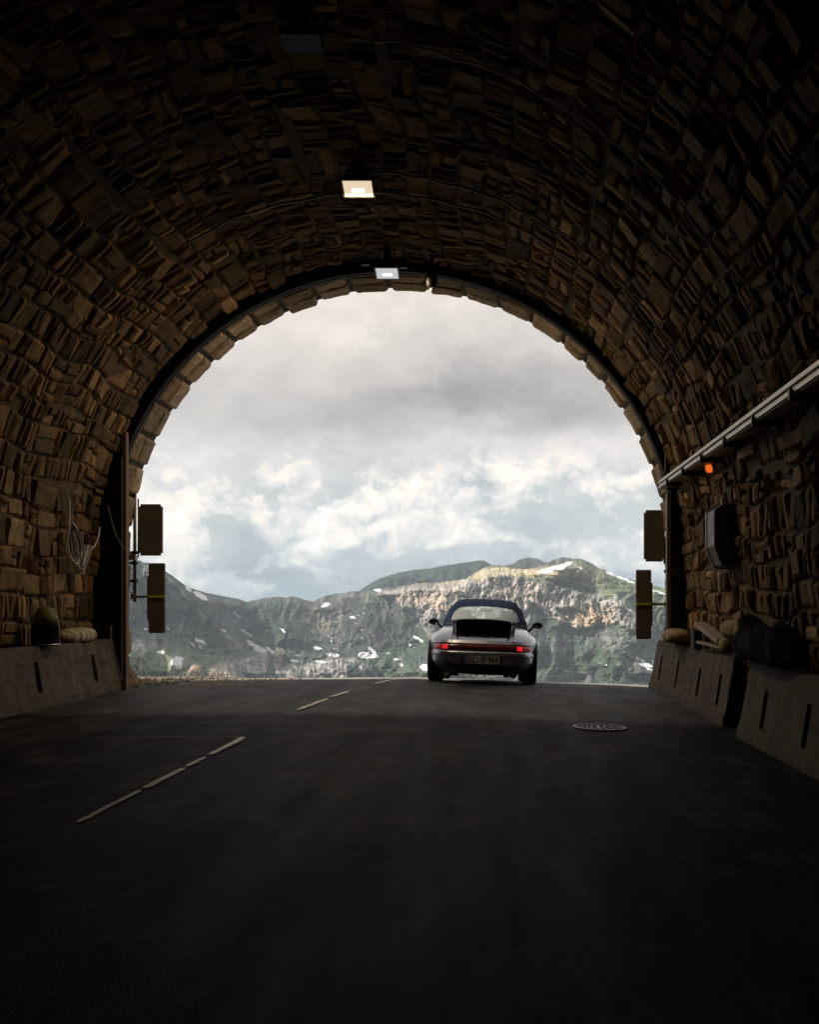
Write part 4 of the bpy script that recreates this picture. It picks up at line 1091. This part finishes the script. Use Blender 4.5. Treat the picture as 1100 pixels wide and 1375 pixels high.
# interior: seats with headrests, mirror
for sx in (-1, 1):
    m_ = MB(); m_.box((sx * .36, 1.15, .80), (.46, .16, .50), bev=.05, rot=(R(-12), 0, 0)); m_.box((sx * .36, 1.10, 1.08), (.25, .09, .15), bev=.04); m_.build('seat', M['car_black'], car, smooth=True)
m_ = MB(); m_.box((.0, 1.72, 1.19), (.22, .03, .06), bev=.015); m_.build('interior_mirror', M['car_black'], car, smooth=True)
m_ = MB(); m_.box((0, 2.0, .885), (1.10, .30, .06), bev=.02); m_.build('dashboard', M['car_black'], car)
m_ = MB(); m_.tube([(-.36 + .17 * math.cos(a), 1.74 + .06 * math.sin(a), .95 + .16 * math.sin(a)) for a in np.linspace(0, 2 * math.pi, 28)], .014, 8, caps=False); m_.build('steering_wheel', M['car_black'], car, smooth=True)
# raised rear spoiler with black opening under it
sp_poly = []
m_ = MB(); n = 28; rows_ = []
def sp_edge(x): return .27 + .17 * abs(x / .485) ** 2.6 - AX     # rear edge in plan
for i in range(n + 1):
    x = -.485 + .97 * i / n; zc_ = .915 + .022 * (1 - (x / .485) ** 2) - .010 * abs(x / .485) ** 6; ye = sp_edge(x)
    rows_.append([m_.bm.verts.new(p) for p in [(x, ye, zc_ - .012), (x, ye - .012, zc_ - .002), (x, ye, zc_ + .012), (x, ye + .10, zc_ + .014), (x, ye + .60, zc_ - .012), (x, ye + .60, zc_ - .04), (x, ye + .05, zc_ - .020)]])
for a, b2 in zip(rows_, rows_[1:]):
    for k in range(7): m_.bm.faces.new([a[k], a[(k + 1) % 7], b2[(k + 1) % 7], b2[k]])
m_.bm.faces.new(rows_[0][::-1]); m_.bm.faces.new(rows_[-1])
spo = m_.build('spoiler', paint('spoiler_paint', (.10, .10, .125)), car); smooth_angle(spo, 30)
m_ = MB(); bel = rr_poly([(-.375, .625), (.375, .625), (.405, .78), (.405, .915), (-.405, .915), (-.405, .78)], .05)
fr_ = [m_.bm.verts.new((x, surf_y(0, .63) - .006 + (z - .625) * .62, z)) for x, z in bel]; bk = [m_.bm.verts.new((x * .92, 1.05 - AX, z)) for x, z in bel]
inn = [m_.bm.verts.new((x * .90, surf_y(0, .63) + .09 + (z - .625) * .62, .765 + (z - .765) * .84)) for x, z in bel]
k_ = len(bel)
for i in range(k_):
    j = (i + 1) % k_; m_.bm.faces.new([fr_[i], fr_[j], inn[j], inn[i]]); m_.bm.faces.new([fr_[j], fr_[i], bk[i], bk[j]])
m_.bm.faces.new(inn); m_.bm.faces.new(bk[::-1])
M['void_black'] = mat('bellows_rubber', (.004, .004, .005), .9, spec=.05)
belo = m_.build('spoiler_bellows', M['void_black'], car)
m_ = MB()
for q in range(7): m_.box((0, surf_y(0, .63) + .062 + .62 * q * .034, .665 + q * .034), (.70, .018, .012), bev=.003)
m_.build('grille_slats', M['void_black'], belo)
for sx in (-1, 1):
    m_ = MB(); m_.tube([(sx * .412, surf_y(.41, .76) - .01, .765), (sx * .418, surf_y(.41, .80) - .02, .83), (sx * .415, .30 - AX + .06, .905)], [.009, .014, .010], 8); m_.build('spoiler_hinge', M['alloy'], car, smooth=True)
    # lid gap line
    m_ = MB(); m_.tube([(sx * (.45 - .02 * t), surf_y(sx * (.45 - .02 * t), .585 + .29 * t) - .0005, .585 + .29 * t) for t in np.linspace(0, 1, 16)], .0045, 6); m_.build('lid_gap', M['car_black'], body, smooth=True)
# light band
def band_piece(name, x0, x1, z0, z1, offs, m, parent, lab=None):
    n = max(6, int((x1 - x0) * 40)); V_ = []; 
    prof_ = [(z0, 0), (z0 + .003, offs), (z1 - .003, offs), (z1, 0)]
    for i in range(n + 1):
        x = x0 + (x1 - x0) * i / n
        e = .6 if i in (0, n) else 1
        for z, o_ in prof_: V_.append((x, surf_y(x, z) - o_ * e - .001, z))
    o = np_mesh(name, V_, grid_faces(n + 1, 4)[:, ::-1], m, parent)
    if lab: o['label'] = lab
    return o
lb = band_piece('light_band', -.715, .715, .472, .560, .010, M['red_band'], car)
for sx in (-1, 1):
    a, b2 = (.505, .588); x0, x1 = (sx * a, sx * b2) if sx > 0 else (-b2, -a)
    band_piece('tail_light', x0, x1, .484, .550, .016, M['red_lit'], car, 'lit red tail light')
    a, b2 = (.600, .705); x0, x1 = (a, b2) if sx > 0 else (-b2, -a)
    band_piece('indicator', x0, x1, .480, .553, .014, M['red_lens'], car)
m_ = MB(); m_.tube([(x, surf_y(x, .568) - .002, .568) for x in np.linspace(-.74, .74, 60)], .006, 6); m_.build('band_trim', M['car_black'], lb, smooth=True)
# bumper rub strip and valance
m_ = MB(); m_.tube([(x, surf_y(x, .405) - .002, .405) for x in np.linspace(-.76, .76, 60)], .006, 6); m_.build('bumper_strip', M['car_black'], body, smooth=True)
pf = []
m_ = MB(); m_.prism(rr_poly([(-.60, .20), (-.54, .145), (-.20, .125), (.20, .125), (.54, .145), (.60, .20), (.52, .27), (-.52, .27)], .03), 'Y', .06 - AX, .32 - AX); m_.build('rear_valance', M['car_black'], car)
for x_, r_ in ((-.42, .030), (.46, .040)):
    m_ = MB(); m_.lathe([(r_ * 1.5, .0), (r_ * 1.5, .16), (r_ * 1.1, .16), (r_ * 1.1, .02)], 20, axis='Y', c=(x_, .05 - AX, .150)); m_.build('exhaust_pipe', M['car_black'], car, smooth=False)
for x_ in (-.06, .05): MB().box((x_, .12 - AX, .115), (.012, .02, .045)).build('underbody_fitting', M['car_black'], car)
for x_, s_ in ((.36, .09), (-.40, .12)): MB().box((x_, .2 - AX, .122), (s_, .09, .05), bev=.01).build('underbody_fitting', M['car_black'], car)
# number plate
pl = MB(); pl.box((0, -.014 - AX, .335), (.60, .020, .150), bev=.008); plate = pl.build('number_plate', M['car_black'], car)
pz, py_ = .337, -.0255 - AX
m_ = MB(); m_.box((.02, py_ - .0, pz), (.475, .004, .112), bev=.001); m_.build('plate_face', mat('plate_white', (.28, .29, .30), .5, var=.12, vscale=30), plate)
m_ = MB(); m_.box((-.2425, py_, pz), (.046, .004, .112), bev=.001); m_.build('country_band', mat('plate_blue', (.02, .06, .22), .5), plate)
m_ = MB()
for k in range(12): 
    a = 2 * math.pi * k / 12; m_.box((-.2425 + .012 * math.cos(a), py_ - .0025, pz + .022 + .012 * math.sin(a)), (.004, .001, .004))
m_.build('star_ring', mat('plate_yellow', (.7, .6, .1), .5), plate)
def text(s_, size, loc, m, parent, sx=1.0):
    cu = bpy.data.curves.new('plate_text', 'FONT'); cu.body = s_; cu.size = size; cu.extrude = .0008; cu.align_x = 'CENTER'; cu.align_y = 'CENTER'; cu.offset = .003
    o = bpy.data.objects.new('plate_text', cu); COL.objects.link(o); bpy.context.view_layer.update()
    me = bpy.data.meshes.new_from_object(o.evaluated_get(bpy.context.evaluated_depsgraph_get())); bpy.data.objects.remove(o, do_unlink=True)
    me.materials.clear(); me.materials.append(m)
    o2 = link(bpy.data.objects.new('lettering', me), parent); o2.location = loc; o2.rotation_euler = (R(90), 0, 0); o2.scale = (sx, 1, 1); return o2
M['ink'] = mat('plate_ink', (.01, .01, .01), .6)
text("OL", .122, (-.155, py_ - .003, pz), M['ink'], plate, .80)
text("IP", .122, (.020, py_ - .003, pz), M['ink'], plate, .80)
text("964", .122, (.160, py_ - .003, pz), M['ink'], plate, .78)
m_ = MB()
M['seal'] = mat('plate_seal', (.10, .09, .08), .5)
for z_ in (-.026, .026): MB().lathe([(.0, -.0035), (.015, -.003), (.015, 0)], 20, axis='Y', c=(-.068, py_, pz + z_)).build('seal', M['seal'], plate)
# wheels
for (x_, y_, ww) in ((-.705, 0, .235), (.705, 0, .235), (-.69, 2.27, .205), (.69, 2.27, .205)):
    h = ww / 2
    wr = empty('wheel', (x_, y_, .317)); wr.parent = car
    m_ = MB(); m_.lathe([(.205, -h * .8), (.24, -h), (.285, -h), (.310, -h * .86), (.317, -h * .6), (.317, h * .6), (.310, h * .86), (.285, h), (.24, h), (.205, h * .8)], 56, axis='X'); 
    ty = m_.build('tyre', M['tyre'], wr); smooth_angle(ty, 25)
    m_ = MB()
    for gx in (-.5, -.17, .17, .5): m_.lathe([(.3165, gx * h * 1.1 - .004), (.3185, gx * h * 1.1 - .003), (.3185, gx * h * 1.1 + .003), (.3165, gx * h * 1.1 + .004)], 40, axis='X')
    m_.build('tread', M['car_black'], ty)
    m_ = MB(); m_.lathe([(.0, h * .35), (.05, h * .5), (.07, h * .5), (.19, h * .72), (.208, h * .8), (.208, -h * .8), (.19, -h * .6), (.0, -h * .3)], 40, axis='X')
    for q in range(5):
        a = 2 * math.pi * q / 5; sg = 1 if x_ > 0 else -1
        m_.box((sg * h * .72, .12 * math.cos(a), .12 * math.sin(a)), (.03, .15, .05), rot=Matrix.Rotation(a, 4, 'X'), bev=.008)
    m_.build('rim', M['alloy'], wr)
# door mirrors
for sx in (-1, 1):
    m_ = MB(); m_.lathe([(0, -.06), (.055, -.052), (.085, -.02), (.088, .02), (.07, .06), (.03, .10), (0, .105)], 24, axis='Y')
    for v in m_.bm.verts: v.co.z *= .78 if v.co.z > 0 else .66; v.co.x *= 1.10; v.co += Vector((sx * .875, 1.55, .955))
    mo = m_.build('door_mirror', mat('mirror_shell', (.03, .03, .034), .35, coat=.5), car, smooth=True)
    m_ = MB(); m_.lathe([(0, -.002), (.062, 0.0), (.064, .006)], 20, axis='Y')
    for v in m_.bm.verts: v.co.z *= .62; v.co.x *= 1.15; v.co += Vector((sx * .875, 1.49, .957))
    m_.build('mirror_glass', mat('mirror_glass', (.05, .05, .055), .05, metal=.9), mo)
    m_ = MB(); m_.tube([(sx * .80, 1.57, .93), (sx * .755, 1.56, .885), (sx * .70, 1.58, .83)], [.022, .020, .026], 8); m_.build('mirror_stalk', M['car_black'], mo, smooth=True)
# door handles
for sx in (-1, 1):
    m_ = MB(); m_.box((sx * .80, .85, .68), (.02, .16, .025), bev=.006); m_.build('door_handle', M['car_paint'], car)
# driver and aerial left out of sight; thin aerial on the front wing
m_ = MB(); m_.tube([(.60, 2.2, .80), (.60, 2.18, .84)], .006, 6); m_.build('aerial_base', M['car_black'], car)

# ------------------------------------------------------------------ mountains
def interp(pts, u):
    p = np.array(pts, float); return np.interp(u, p[:, 0], p[:, 1])
def relief(name, ridge, ybot, dist_ridge, depth, us, nrow, disp, color, jag, seed):
    """a slope seen as ridge line over distance; us: sample columns; rows climb from ybot to the ridge, then fall away behind"""
    u = np.asarray(us, float)
    yr = interp(ridge, u) + jag[0] * fbm(u / jag[1], u * 0 + seed, oct=6, seed=seed, gain=.6) + jag[0] * .45 * fbm(u / 4.5, u * 0 + 9, oct=4, seed=seed + 3, gain=.7)
    t = np.concatenate([np.linspace(0, 1, nrow) , ])
    U, T = np.meshgrid(u, t, indexing='ij'); YR = yr[:, None] + 0 * T
    PY = ybot + (YR - ybot) * T
    Yd = dist_ridge(U) - depth(U) * (1 - T) ** 1.15
    Yd = Yd + disp(U, PY, T)
    X_ = (U - VX) / F * dist_ridge(U)          # lateral position fixed, so gullies have true relief
    X_ = (U - VX) / F * Yd
    Z_ = CZ - (PY - VY) / F * Yd
    # back side
    nb = 14; tb = np.linspace(0.06, 1, nb)
    Ub, Tb = np.meshgrid(u, tb, indexing='ij')
    top = np.stack([X_[:, -1], Yd[:, -1], Z_[:, -1]], -1)
    Xb = top[:, 0:1] * (1 + .25 * Tb); Yb = top[:, 1:2] + 700 * Tb; Zb = top[:, 2:3] - 480 * Tb ** 1.1 * (1 + .1 * fbm(Ub / 40, Tb * 5, oct=3, seed=seed)) - 2
    Vx = np.concatenate([X_, Xb], 1); Vy = np.concatenate([Yd, Yb], 1); Vz = np.concatenate([Z_, Zb], 1)
    C = color(U, PY, T, Yd, Z_)
    Cb = np.repeat(C[:, -1:, :], nb, 1); C = np.concatenate([C, Cb], 1)
    o = np_mesh(name, np.stack([Vx, Vy, Vz], -1), grid_faces(*Vx.shape)[:, ::-1], M['terrain'], attrs={'tint': C.reshape(-1, 3)})
    o.data.flip_normals()
    tag(o, kind='structure'); return o
def blob2(U, V_, cx, cy, rx, ry, rot=0.0):
    c, s = math.cos(rot), math.sin(rot); dx = U - cx; dy = V_ - cy
    a = (dx * c + dy * s) / rx; b = (-dx * s + dy * c) / ry
    return np.exp(-(a * a + b * b))
def segd(U, V_, x0, y0, x1, y1):
    dx, dy = x1 - x0, y1 - y0; L2 = dx * dx + dy * dy
    t = np.clip(((U - x0) * dx + (V_ - y0) * dy) / L2, 0, 1)
    return np.hypot(U - x0 - t * dx, V_ - y0 - t * dy), t
main_ridge = [(-500, 700), (-100, 715), (60, 730), (140, 745), (187, 753), (205, 757), (225, 769), (248, 786), (275, 795), (313, 803), (332, 808), (351, 804), (372, 801), (389, 800), (408, 805), (420, 808), (435, 800), (450, 796), (465, 795), (492, 793), (515, 789), (540, 786), (560, 784), (580, 783), (600, 780), (624, 777), (640, 768), (652, 761), (661, 759), (672, 760), (688, 764), (705, 763), (720, 763), (732, 757), (743, 752), (756, 749), (769, 748.5), (781, 751), (793, 756), (807, 763), (827, 771), (850, 779), (870, 784), (893, 789), (960, 800), (1100, 780), (1500, 740)]
far_ridge = [(-300, 850), (300, 840), (440, 806), (481, 794), (492, 787), (504, 780), (515, 775), (527, 771), (545, 767), (560, 765), (580, 763), (600, 759), (615, 756.5), (630, 754), (641, 752), (650, 753), (655, 756), (665, 761), (676, 760), (690, 756), (700, 751), (708, 749), (722, 750), (730, 754), (745, 758), (765, 765), (800, 790), (1000, 830)]
def Dm(U): return np.interp(U, [-500, 150, 230, 330, 450, 560, 700, 800, 1000, 1500], [1900, 2000, 2250, 2900, 3100, 2900, 2750, 2700, 2300, 2000])
def depm(U): return np.interp(U, [-500, 150, 230, 330, 450, 560, 700, 860, 1000, 1500], [900, 900, 950, 1300, 1400, 1150, 1000, 1050, 900, 900])
# cliff band of the right massif: upper and lower border per column
def cliff(U, V_):
    top = np.interp(U, [490, 520, 560, 600, 640, 680, 700, 740, 770, 800, 830, 850, 870], [800, 791, 789, 786, 778, 772, 775, 786, 793, 799, 806, 818, 840])
    bot = np.interp(U, [490, 520, 540, 570, 600, 640, 680, 720, 740, 760, 775, 790, 805, 830, 845, 860, 870], [800, 802, 815, 838, 850, 852, 830, 815, 826, 832, 842, 848, 838, 834, 838, 850, 846])
    n = 7 * fbm(U / 16, V_ / 30, oct=4, seed=71)
    return sstep(top - 4, top + 4, V_ + n) * (1 - sstep(bot - 3, bot + 3, V_ + 1.6 * n)) * sstep(490, 520, U) * (1 - sstep(858, 874, U))
def lowcliff(U, V_):
    a = sstep(-2, 4, V_ - np.interp(U, [225, 245, 262, 300, 315, 330, 352, 378, 390, 400, 420, 440, 470, 500, 512], [915, 903, 893, 889, 885, 882, 874, 868, 880, 893, 890, 886, 882, 892, 915]) + 5 * fbm(U / 9, V_ / 20, oct=4, seed=73))
    return a * (U > 222) * (U < 514)
def disp_main(U, V_, T):
    q = fbm(U / 40 + .8 * fbm(U / 60, V_ / 40, oct=2, seed=30), V_ / 44, oct=7, seed=31, ridged=True, gain=.56) * -125
    q += fbm(U / 70, V_ / 50, oct=4, seed=32) * 260 * (1 - T ** 2)
    q += fbm(U / 9, V_ / 11, oct=5, seed=34, gain=.6) * 26
    # spurs (nearer along the line)
    for (x0, y0, x1, y1, w_, A) in [(222, 765, 322, 868, 15, 150), (300, 805, 440, 880, 18, 120), (408, 806, 360, 880, 15, 90), (515, 790, 470, 880, 22, 130),
                                    (600, 790, 560, 900, 20, 90), (769, 750, 720, 800, 14, 90), (781, 752, 860, 840, 16, 130), (700, 850, 800, 905, 18, 90), (640, 850, 560, 900, 16, 70), (850, 840, 820, 905, 14, 80), (350, 806, 300, 840, 12, 60)]:
        d_, t_ = segd(U, V_, x0, y0, x1, y1); q -= A * np.exp(-(d_ / w_) ** 1.4) * (.35 + .65 * np.sin(np.clip(t_, 0.02, .98) * math.pi) ** .5)
    c = cliff(U, V_)
    gul = fbm(U / 6.5 + 1.5 * fbm(U / 30, V_ / 30, oct=2, seed=38), V_ / 34, oct=5, seed=35, ridged=True, gain=.6)
    q += c * (gul * -60 + fbm(U / 4, V_ / 4.5, oct=4, seed=39, gain=.65) * 30 - 25)
    lc = lowcliff(U, V_)
    q += lc * (-110 + fbm(U / 6, V_ / 40, oct=5, seed=36, ridged=True, gain=.6) * -38)
    q += blob2(U, V_, 432, 828, 24, 16) * (fbm(U / 5, V_ / 8, oct=4, seed=37, ridged=True) * -34)
    # low green shoulder on the left, nearer
    q -= 260 * sstep(0, 34, V_ - np.interp(U, [-500, 180, 240, 300, 340, 400], [830, 850, 862, 882, 905, 940]))
    return q * sstep(0, .06, 1 - T) + (q * .12) * (1 - sstep(0, .06, 1 - T))
SNOW = [(742, 764, 21, 4.0, -.22), (757, 759, 14, 3.0, -.35), (784, 766, 9, 2.2, .55), (828, 773, 17, 2.6, .42), (845, 780, 9, 2.0, .35), (677, 781, 8, 5.0, .1), (796, 788, 4, 1.6, .1), (827, 801, 3, 2.2, .2), (847, 820, 8, 1.5, .6), (885, 795, 10, 1.6, .3),
        (270, 800, 11, 3.2, .55), (254, 791, 5, 2.2, .7), (237, 891, 7, 8.5, -.5), (240, 884, 6, 3.5, .2), (216, 876, 5, 2.4, .2), (264, 867, 10, 2.4, .45), (270, 862, 9, 2.6, .6), (195, 845, 3, 1.5, 0), (226, 845, 3.5, 1.6, .3),
        (332, 850, 9, 2.2, .6), (342, 866, 13, 3.2, .5), (349, 872, 10, 3.4, .1), (361, 872, 8, 1.8, .8), (333, 840, 3, 2, .3), (301, 847, 3.5, 1.4, .6), (318, 825, 6, 1.6, .8), (300, 818, 3, 1.2, .4), (357, 846, 3, 1.5, .2), (380, 846, 6, 1.3, .6), (437, 812, 5.5, 3.2, -.4), (474, 829, 3.5, 1.8, .2), (507, 793, 5, 2, .1),
        (427, 870, 6, 2.0, .1), (446, 879, 9, 2.4, .1), (495, 881, 14, 3.4, .05), (488, 877, 8, 2, -.2), (500, 874, 7, 2.6, .9), (430, 888, 10, 1.4, .05), (396, 888, 6, 1.8, .1), (398, 880, 3, 1.2, 0), (531, 885, 5, 1.6, .1), (538, 892, 3, 3.4, -.5), (545, 908, 4, 2.0, .3), (562, 858, 8, 2.2, .7), (570, 896, 6, 5, .2), (552, 866, 5, 1.3, .6), (521, 877, 2.5, 1.2, 0),
        (734, 888, 4, 1.8, -.2), (763, 901, 4, 1.3, .2), (748, 897, 2.5, 1.2, 0), (847, 905, 5, 1.5, .8), (845, 900, 4, 1.3, -.6), (868, 893, 10, 2.6, .1), (862, 887, 8, 1.6, .5), (785, 903, 3, 1, 0), (852, 909, 4, 1.5, .3), (873, 899, 6, 1.2, .4)]
def color_main(U, V_, T, Yd, Z_):
    g1 = np.array([.052, .074, .052]); g2 = np.array([.125, .150, .078]); g3 = np.array([.046, .055, .056]); rk = np.array([.33, .305, .29]); rkw = np.array([.62, .44, .28]); rkd = np.array([.085, .08, .083])
    n = fbm(U / 30, V_ / 24, oct=6, seed=51, gain=.6)[..., None]; nn = fbm(U / 8, V_ / 10, oct=5, seed=52, gain=.65)[..., None]
    C = g1 + (g3 - g1) * sstep(-.25, .35, n)
    lush = (sstep(250, 180, U) * .0 + blob2(U, V_, 235, 892, 90, 26) + .7 * blob2(U, V_, 340, 878, 50, 10) + .9 * blob2(U, V_, 845, 800, 70, 40) + .8 * blob2(U, V_, 800, 765, 40, 18) + .45 * blob2(U, V_, 640, 905, 120, 14))[..., None]
    C = C + (g2 - C) * np.clip(lush * (1 + .7 * n), 0, 1)
    tan = (blob2(U, V_, 655, 772, 60, 9, .0) + blob2(U, V_, 700, 768, 50, 6) + .6 * blob2(U, V_, 600, 783, 60, 5) + .8 * blob2(U, V_, 770, 772, 24, 10))[..., None]  # sunlit tone of the ridge tops, put into the ground colour
    C = C + (np.array([.42, .35, .22]) - C) * np.clip(tan * (1.0 + 1.0 * nn), 0, .9)
    # scree streaks: run downhill, follow the steeper noise
    st = fbm(U / 5 + V_ / 22, V_ / 45, oct=5, seed=53, gain=.6)[..., None]
    C = C + (rk * .75 - C) * sstep(.16, .45, st + .3 * n) * .55
    dk = sstep(.10, .34, fbm(U / 22 - V_ / 40, V_ / 26, oct=6, seed=54, gain=.6))[..., None]
    C = C + (rkd - C) * dk * .7 * (1 - np.clip(lush, 0, 1))
    C = C * (1.12 - .30 * (blob2(U, V_, 260, 815, 130, 48) + blob2(U, V_, 470, 840, 110, 34))[..., None])   # cloud shade on the left and centre slopes, put into the colour
    # rocky zones
    def rock(mask, col, k=1.0):
        nonlocal C
        m_ = np.clip(mask, 0, 1)[..., None] * k; C = C + (col - C) * m_
    vgul = fbm(U / 4.5 + 1.6 * fbm(U / 14, V_ / 12, oct=3, seed=65), V_ / 10, oct=6, seed=55, gain=.66)[..., None]
    c = cliff(U, V_)
    rcol = rk * (1 + 1.25 * vgul) ; wv = np.clip(blob2(U, V_, 797, 832, 32, 16) * 1.2 + blob2(U, V_, 700, 800, 40, 22) * .45 + blob2(U, V_, 560, 803, 60, 12) * .5 + blob2(U, V_, 600, 820, 20, 25) * .4, 0, 1)[..., None]
    rcol = rcol + (rkw * (1 + .5 * vgul) - rcol) * wv * sstep(-.35, .25, vgul)
    rock(c * sstep(-.55, -.1, fbm(U / 12, V_ / 16, oct=5, seed=56)), rcol)
    lc = lowcliff(U, V_); orange = np.clip(blob2(U, V_, 262, 903, 40, 18) + .5 * blob2(U, V_, 372, 885, 8, 20) , 0, 1)[..., None]
    lcol = rk * .85 * (1 + 1.2 * vgul); lcol = lcol + (np.array([.34, .23, .16]) * (1 + .6 * vgul) - lcol) * orange
    rock(lc * sstep(-.2, .12, fbm(U / 11, V_ / 20, oct=4, seed=58)), lcol)
    rock(blob2(U, V_, 430, 829, 26, 16) * 1.5 * sstep(-.15, .15, fbm(U / 8, V_ / 9, oct=5, seed=57)), np.array([.24, .20, .165]) * (1 + .5 * vgul))
    rock(blob2(U, V_, 350, 806, 60, 6) * sstep(-.1, .3, nn[..., 0]) , rkd * 1.3)
    rock(blob2(U, V_, 460, 800, 60, 7) * sstep(-.1, .3, nn[..., 0]), rk * .55)
    rock(blob2(U, V_, 830, 845, 30, 20) * sstep(0, .4, nn[..., 0]), rk * .8)
    rock(blob2(U, V_, 850, 870, 26, 26, .5) * sstep(-.1, .3, nn[..., 0]) * .8, rk * .7)
    # pale gravel lines
    for (x0, y0, x1, y1, w_) in [(227, 776, 275, 828, 1.8), (275, 828, 322, 868, 1.8), (560, 828, 588, 870, 1.6), (720, 815, 705, 835, 2.4), (560, 840, 600, 860, 1.4), (300, 880, 330, 893, 1.4), (420, 892, 432, 908, 2)]:
        d_, t_ = segd(U, V_, x0, y0, x1, y1); d_ = d_ + 2.2 * fbm(U / 12, V_ / 12, oct=3, seed=59)
        rock(np.exp(-(d_ / w_) ** 2) * .7, np.array([.26, .24, .20]))
    hi = fbm(U / 2.6, V_ / 2.2, oct=4, seed=91, gain=.7)[..., None]; md = fbm(U / 12 + V_ / 30, V_ / 14, oct=5, seed=92, gain=.65)[..., None]
    C = C * np.clip(1.30 + .80 * hi + .60 * md, .25, 2.4)
    m_ = np.zeros_like(U); un = U + 4.5 * fbm(U / 7, V_ / 5, oct=6, seed=60, gain=.7); vn = V_ + 2.2 * fbm(U / 6, V_ / 5, oct=6, seed=61, gain=.7)
    for (cx, cy, rx, ry, ro) in SNOW:
        m_ = np.maximum(m_, blob2(un, vn, cx, cy, rx, ry, ro))
    # extra small patches in gullies
    sp = fbm(U / 4.5, V_ / 2.8, oct=3, seed=62) * sstep(806, 830, V_) * (1 - sstep(895, 915, V_)) * sstep(.12, .3, fbm(U / 40, V_ / 30, oct=2, seed=63))
    m_ = np.maximum(m_, .30 * sstep(.50, .60, sp) * 2)
    m_ = sstep(.34, .42, m_)[..., None]
    C = C + (np.array([.90, .91, .94]) - C) * m_
    return np.clip(C, .008, .93)
us = np.concatenate([np.linspace(-500, 130, 70), np.linspace(132, 930, 900), np.linspace(936, 1500, 60)])
relief('mountains', main_ridge, 965, Dm, depm, us, 330, disp_main, color_main, (2.4, 16), 81)
def disp_far(U, V_, T):
    return (fbm(U / 30, V_ / 24, oct=6, seed=41, ridged=True) * -110) * sstep(0, .08, 1 - T)
def color_far(U, V_, T, Yd, Z_):
    n = fbm(U / 18, V_ / 12, oct=5, seed=42, gain=.6)[..., None]
    C = np.array([.036, .058, .044]) * (1 + .5 * n) + 0 * U[..., None]
    r_ = np.clip(blob2(U, V_, 712, 756, 34, 9) * 1.6 + .0 * U, 0, 1)[..., None] * sstep(-.3, .2, n)
    C = C + (np.array([.085, .08, .08]) * (1 + .6 * n) - C) * r_
    return np.clip(C, .008, .9)
relief('far_hills', far_ridge, 900, lambda U: 4100 + 0 * U, lambda U: 900 + 0 * U, np.concatenate([np.linspace(-300, 430, 60), np.linspace(432, 860, 400), np.linspace(865, 1000, 12)]), 90, disp_far, color_far, (1.2, 12), 83)
# tiny hut on the shoulder of the left mountain
hc = at(181, 749, 2000); root = empty('mountain_hut', hc + Vector((0, -2, -6))); tag(root, 'tiny pale hut on the skyline of the left mountain', 'hut')
m_ = MB(); m_.box((0, 0, 3), (11, 9, 7)); m_.build('wall', mat('hut_wall', (.4, .38, .34), .8), root)
m_ = MB(); m_.prism([(-5.6, 6.5), (5.6, 6.5), (0, 10)], 'X', -6.5, 6.5); m_.build('roof', mat('hut_roof', (.12, .11, .11), .7), root)

HAZE = 0.00010
# ------------------------------------------------------------------ haze
m_ = MB(); m_.box((0, 2620, -90), (13000, 5440, 524)); hz = m_.build('haze', None)
hm = bpy.data.materials.new('air'); hm.use_nodes = True; t = NT(hm.node_tree); t.n.clear()
pv = t.new('ShaderNodeVolumePrincipled'); pv.inputs['Color'].default_value = (.76, .89, 1.0, 1); pv.inputs['Density'].default_value = HAZE
ou = t.new('ShaderNodeOutputMaterial'); t.l.new(pv.outputs[0], ou.inputs['Volume']); hz.data.materials.append(hm)
tag(hz, 'thin bluish air between the tunnel and the mountains', 'haze', kind='stuff')
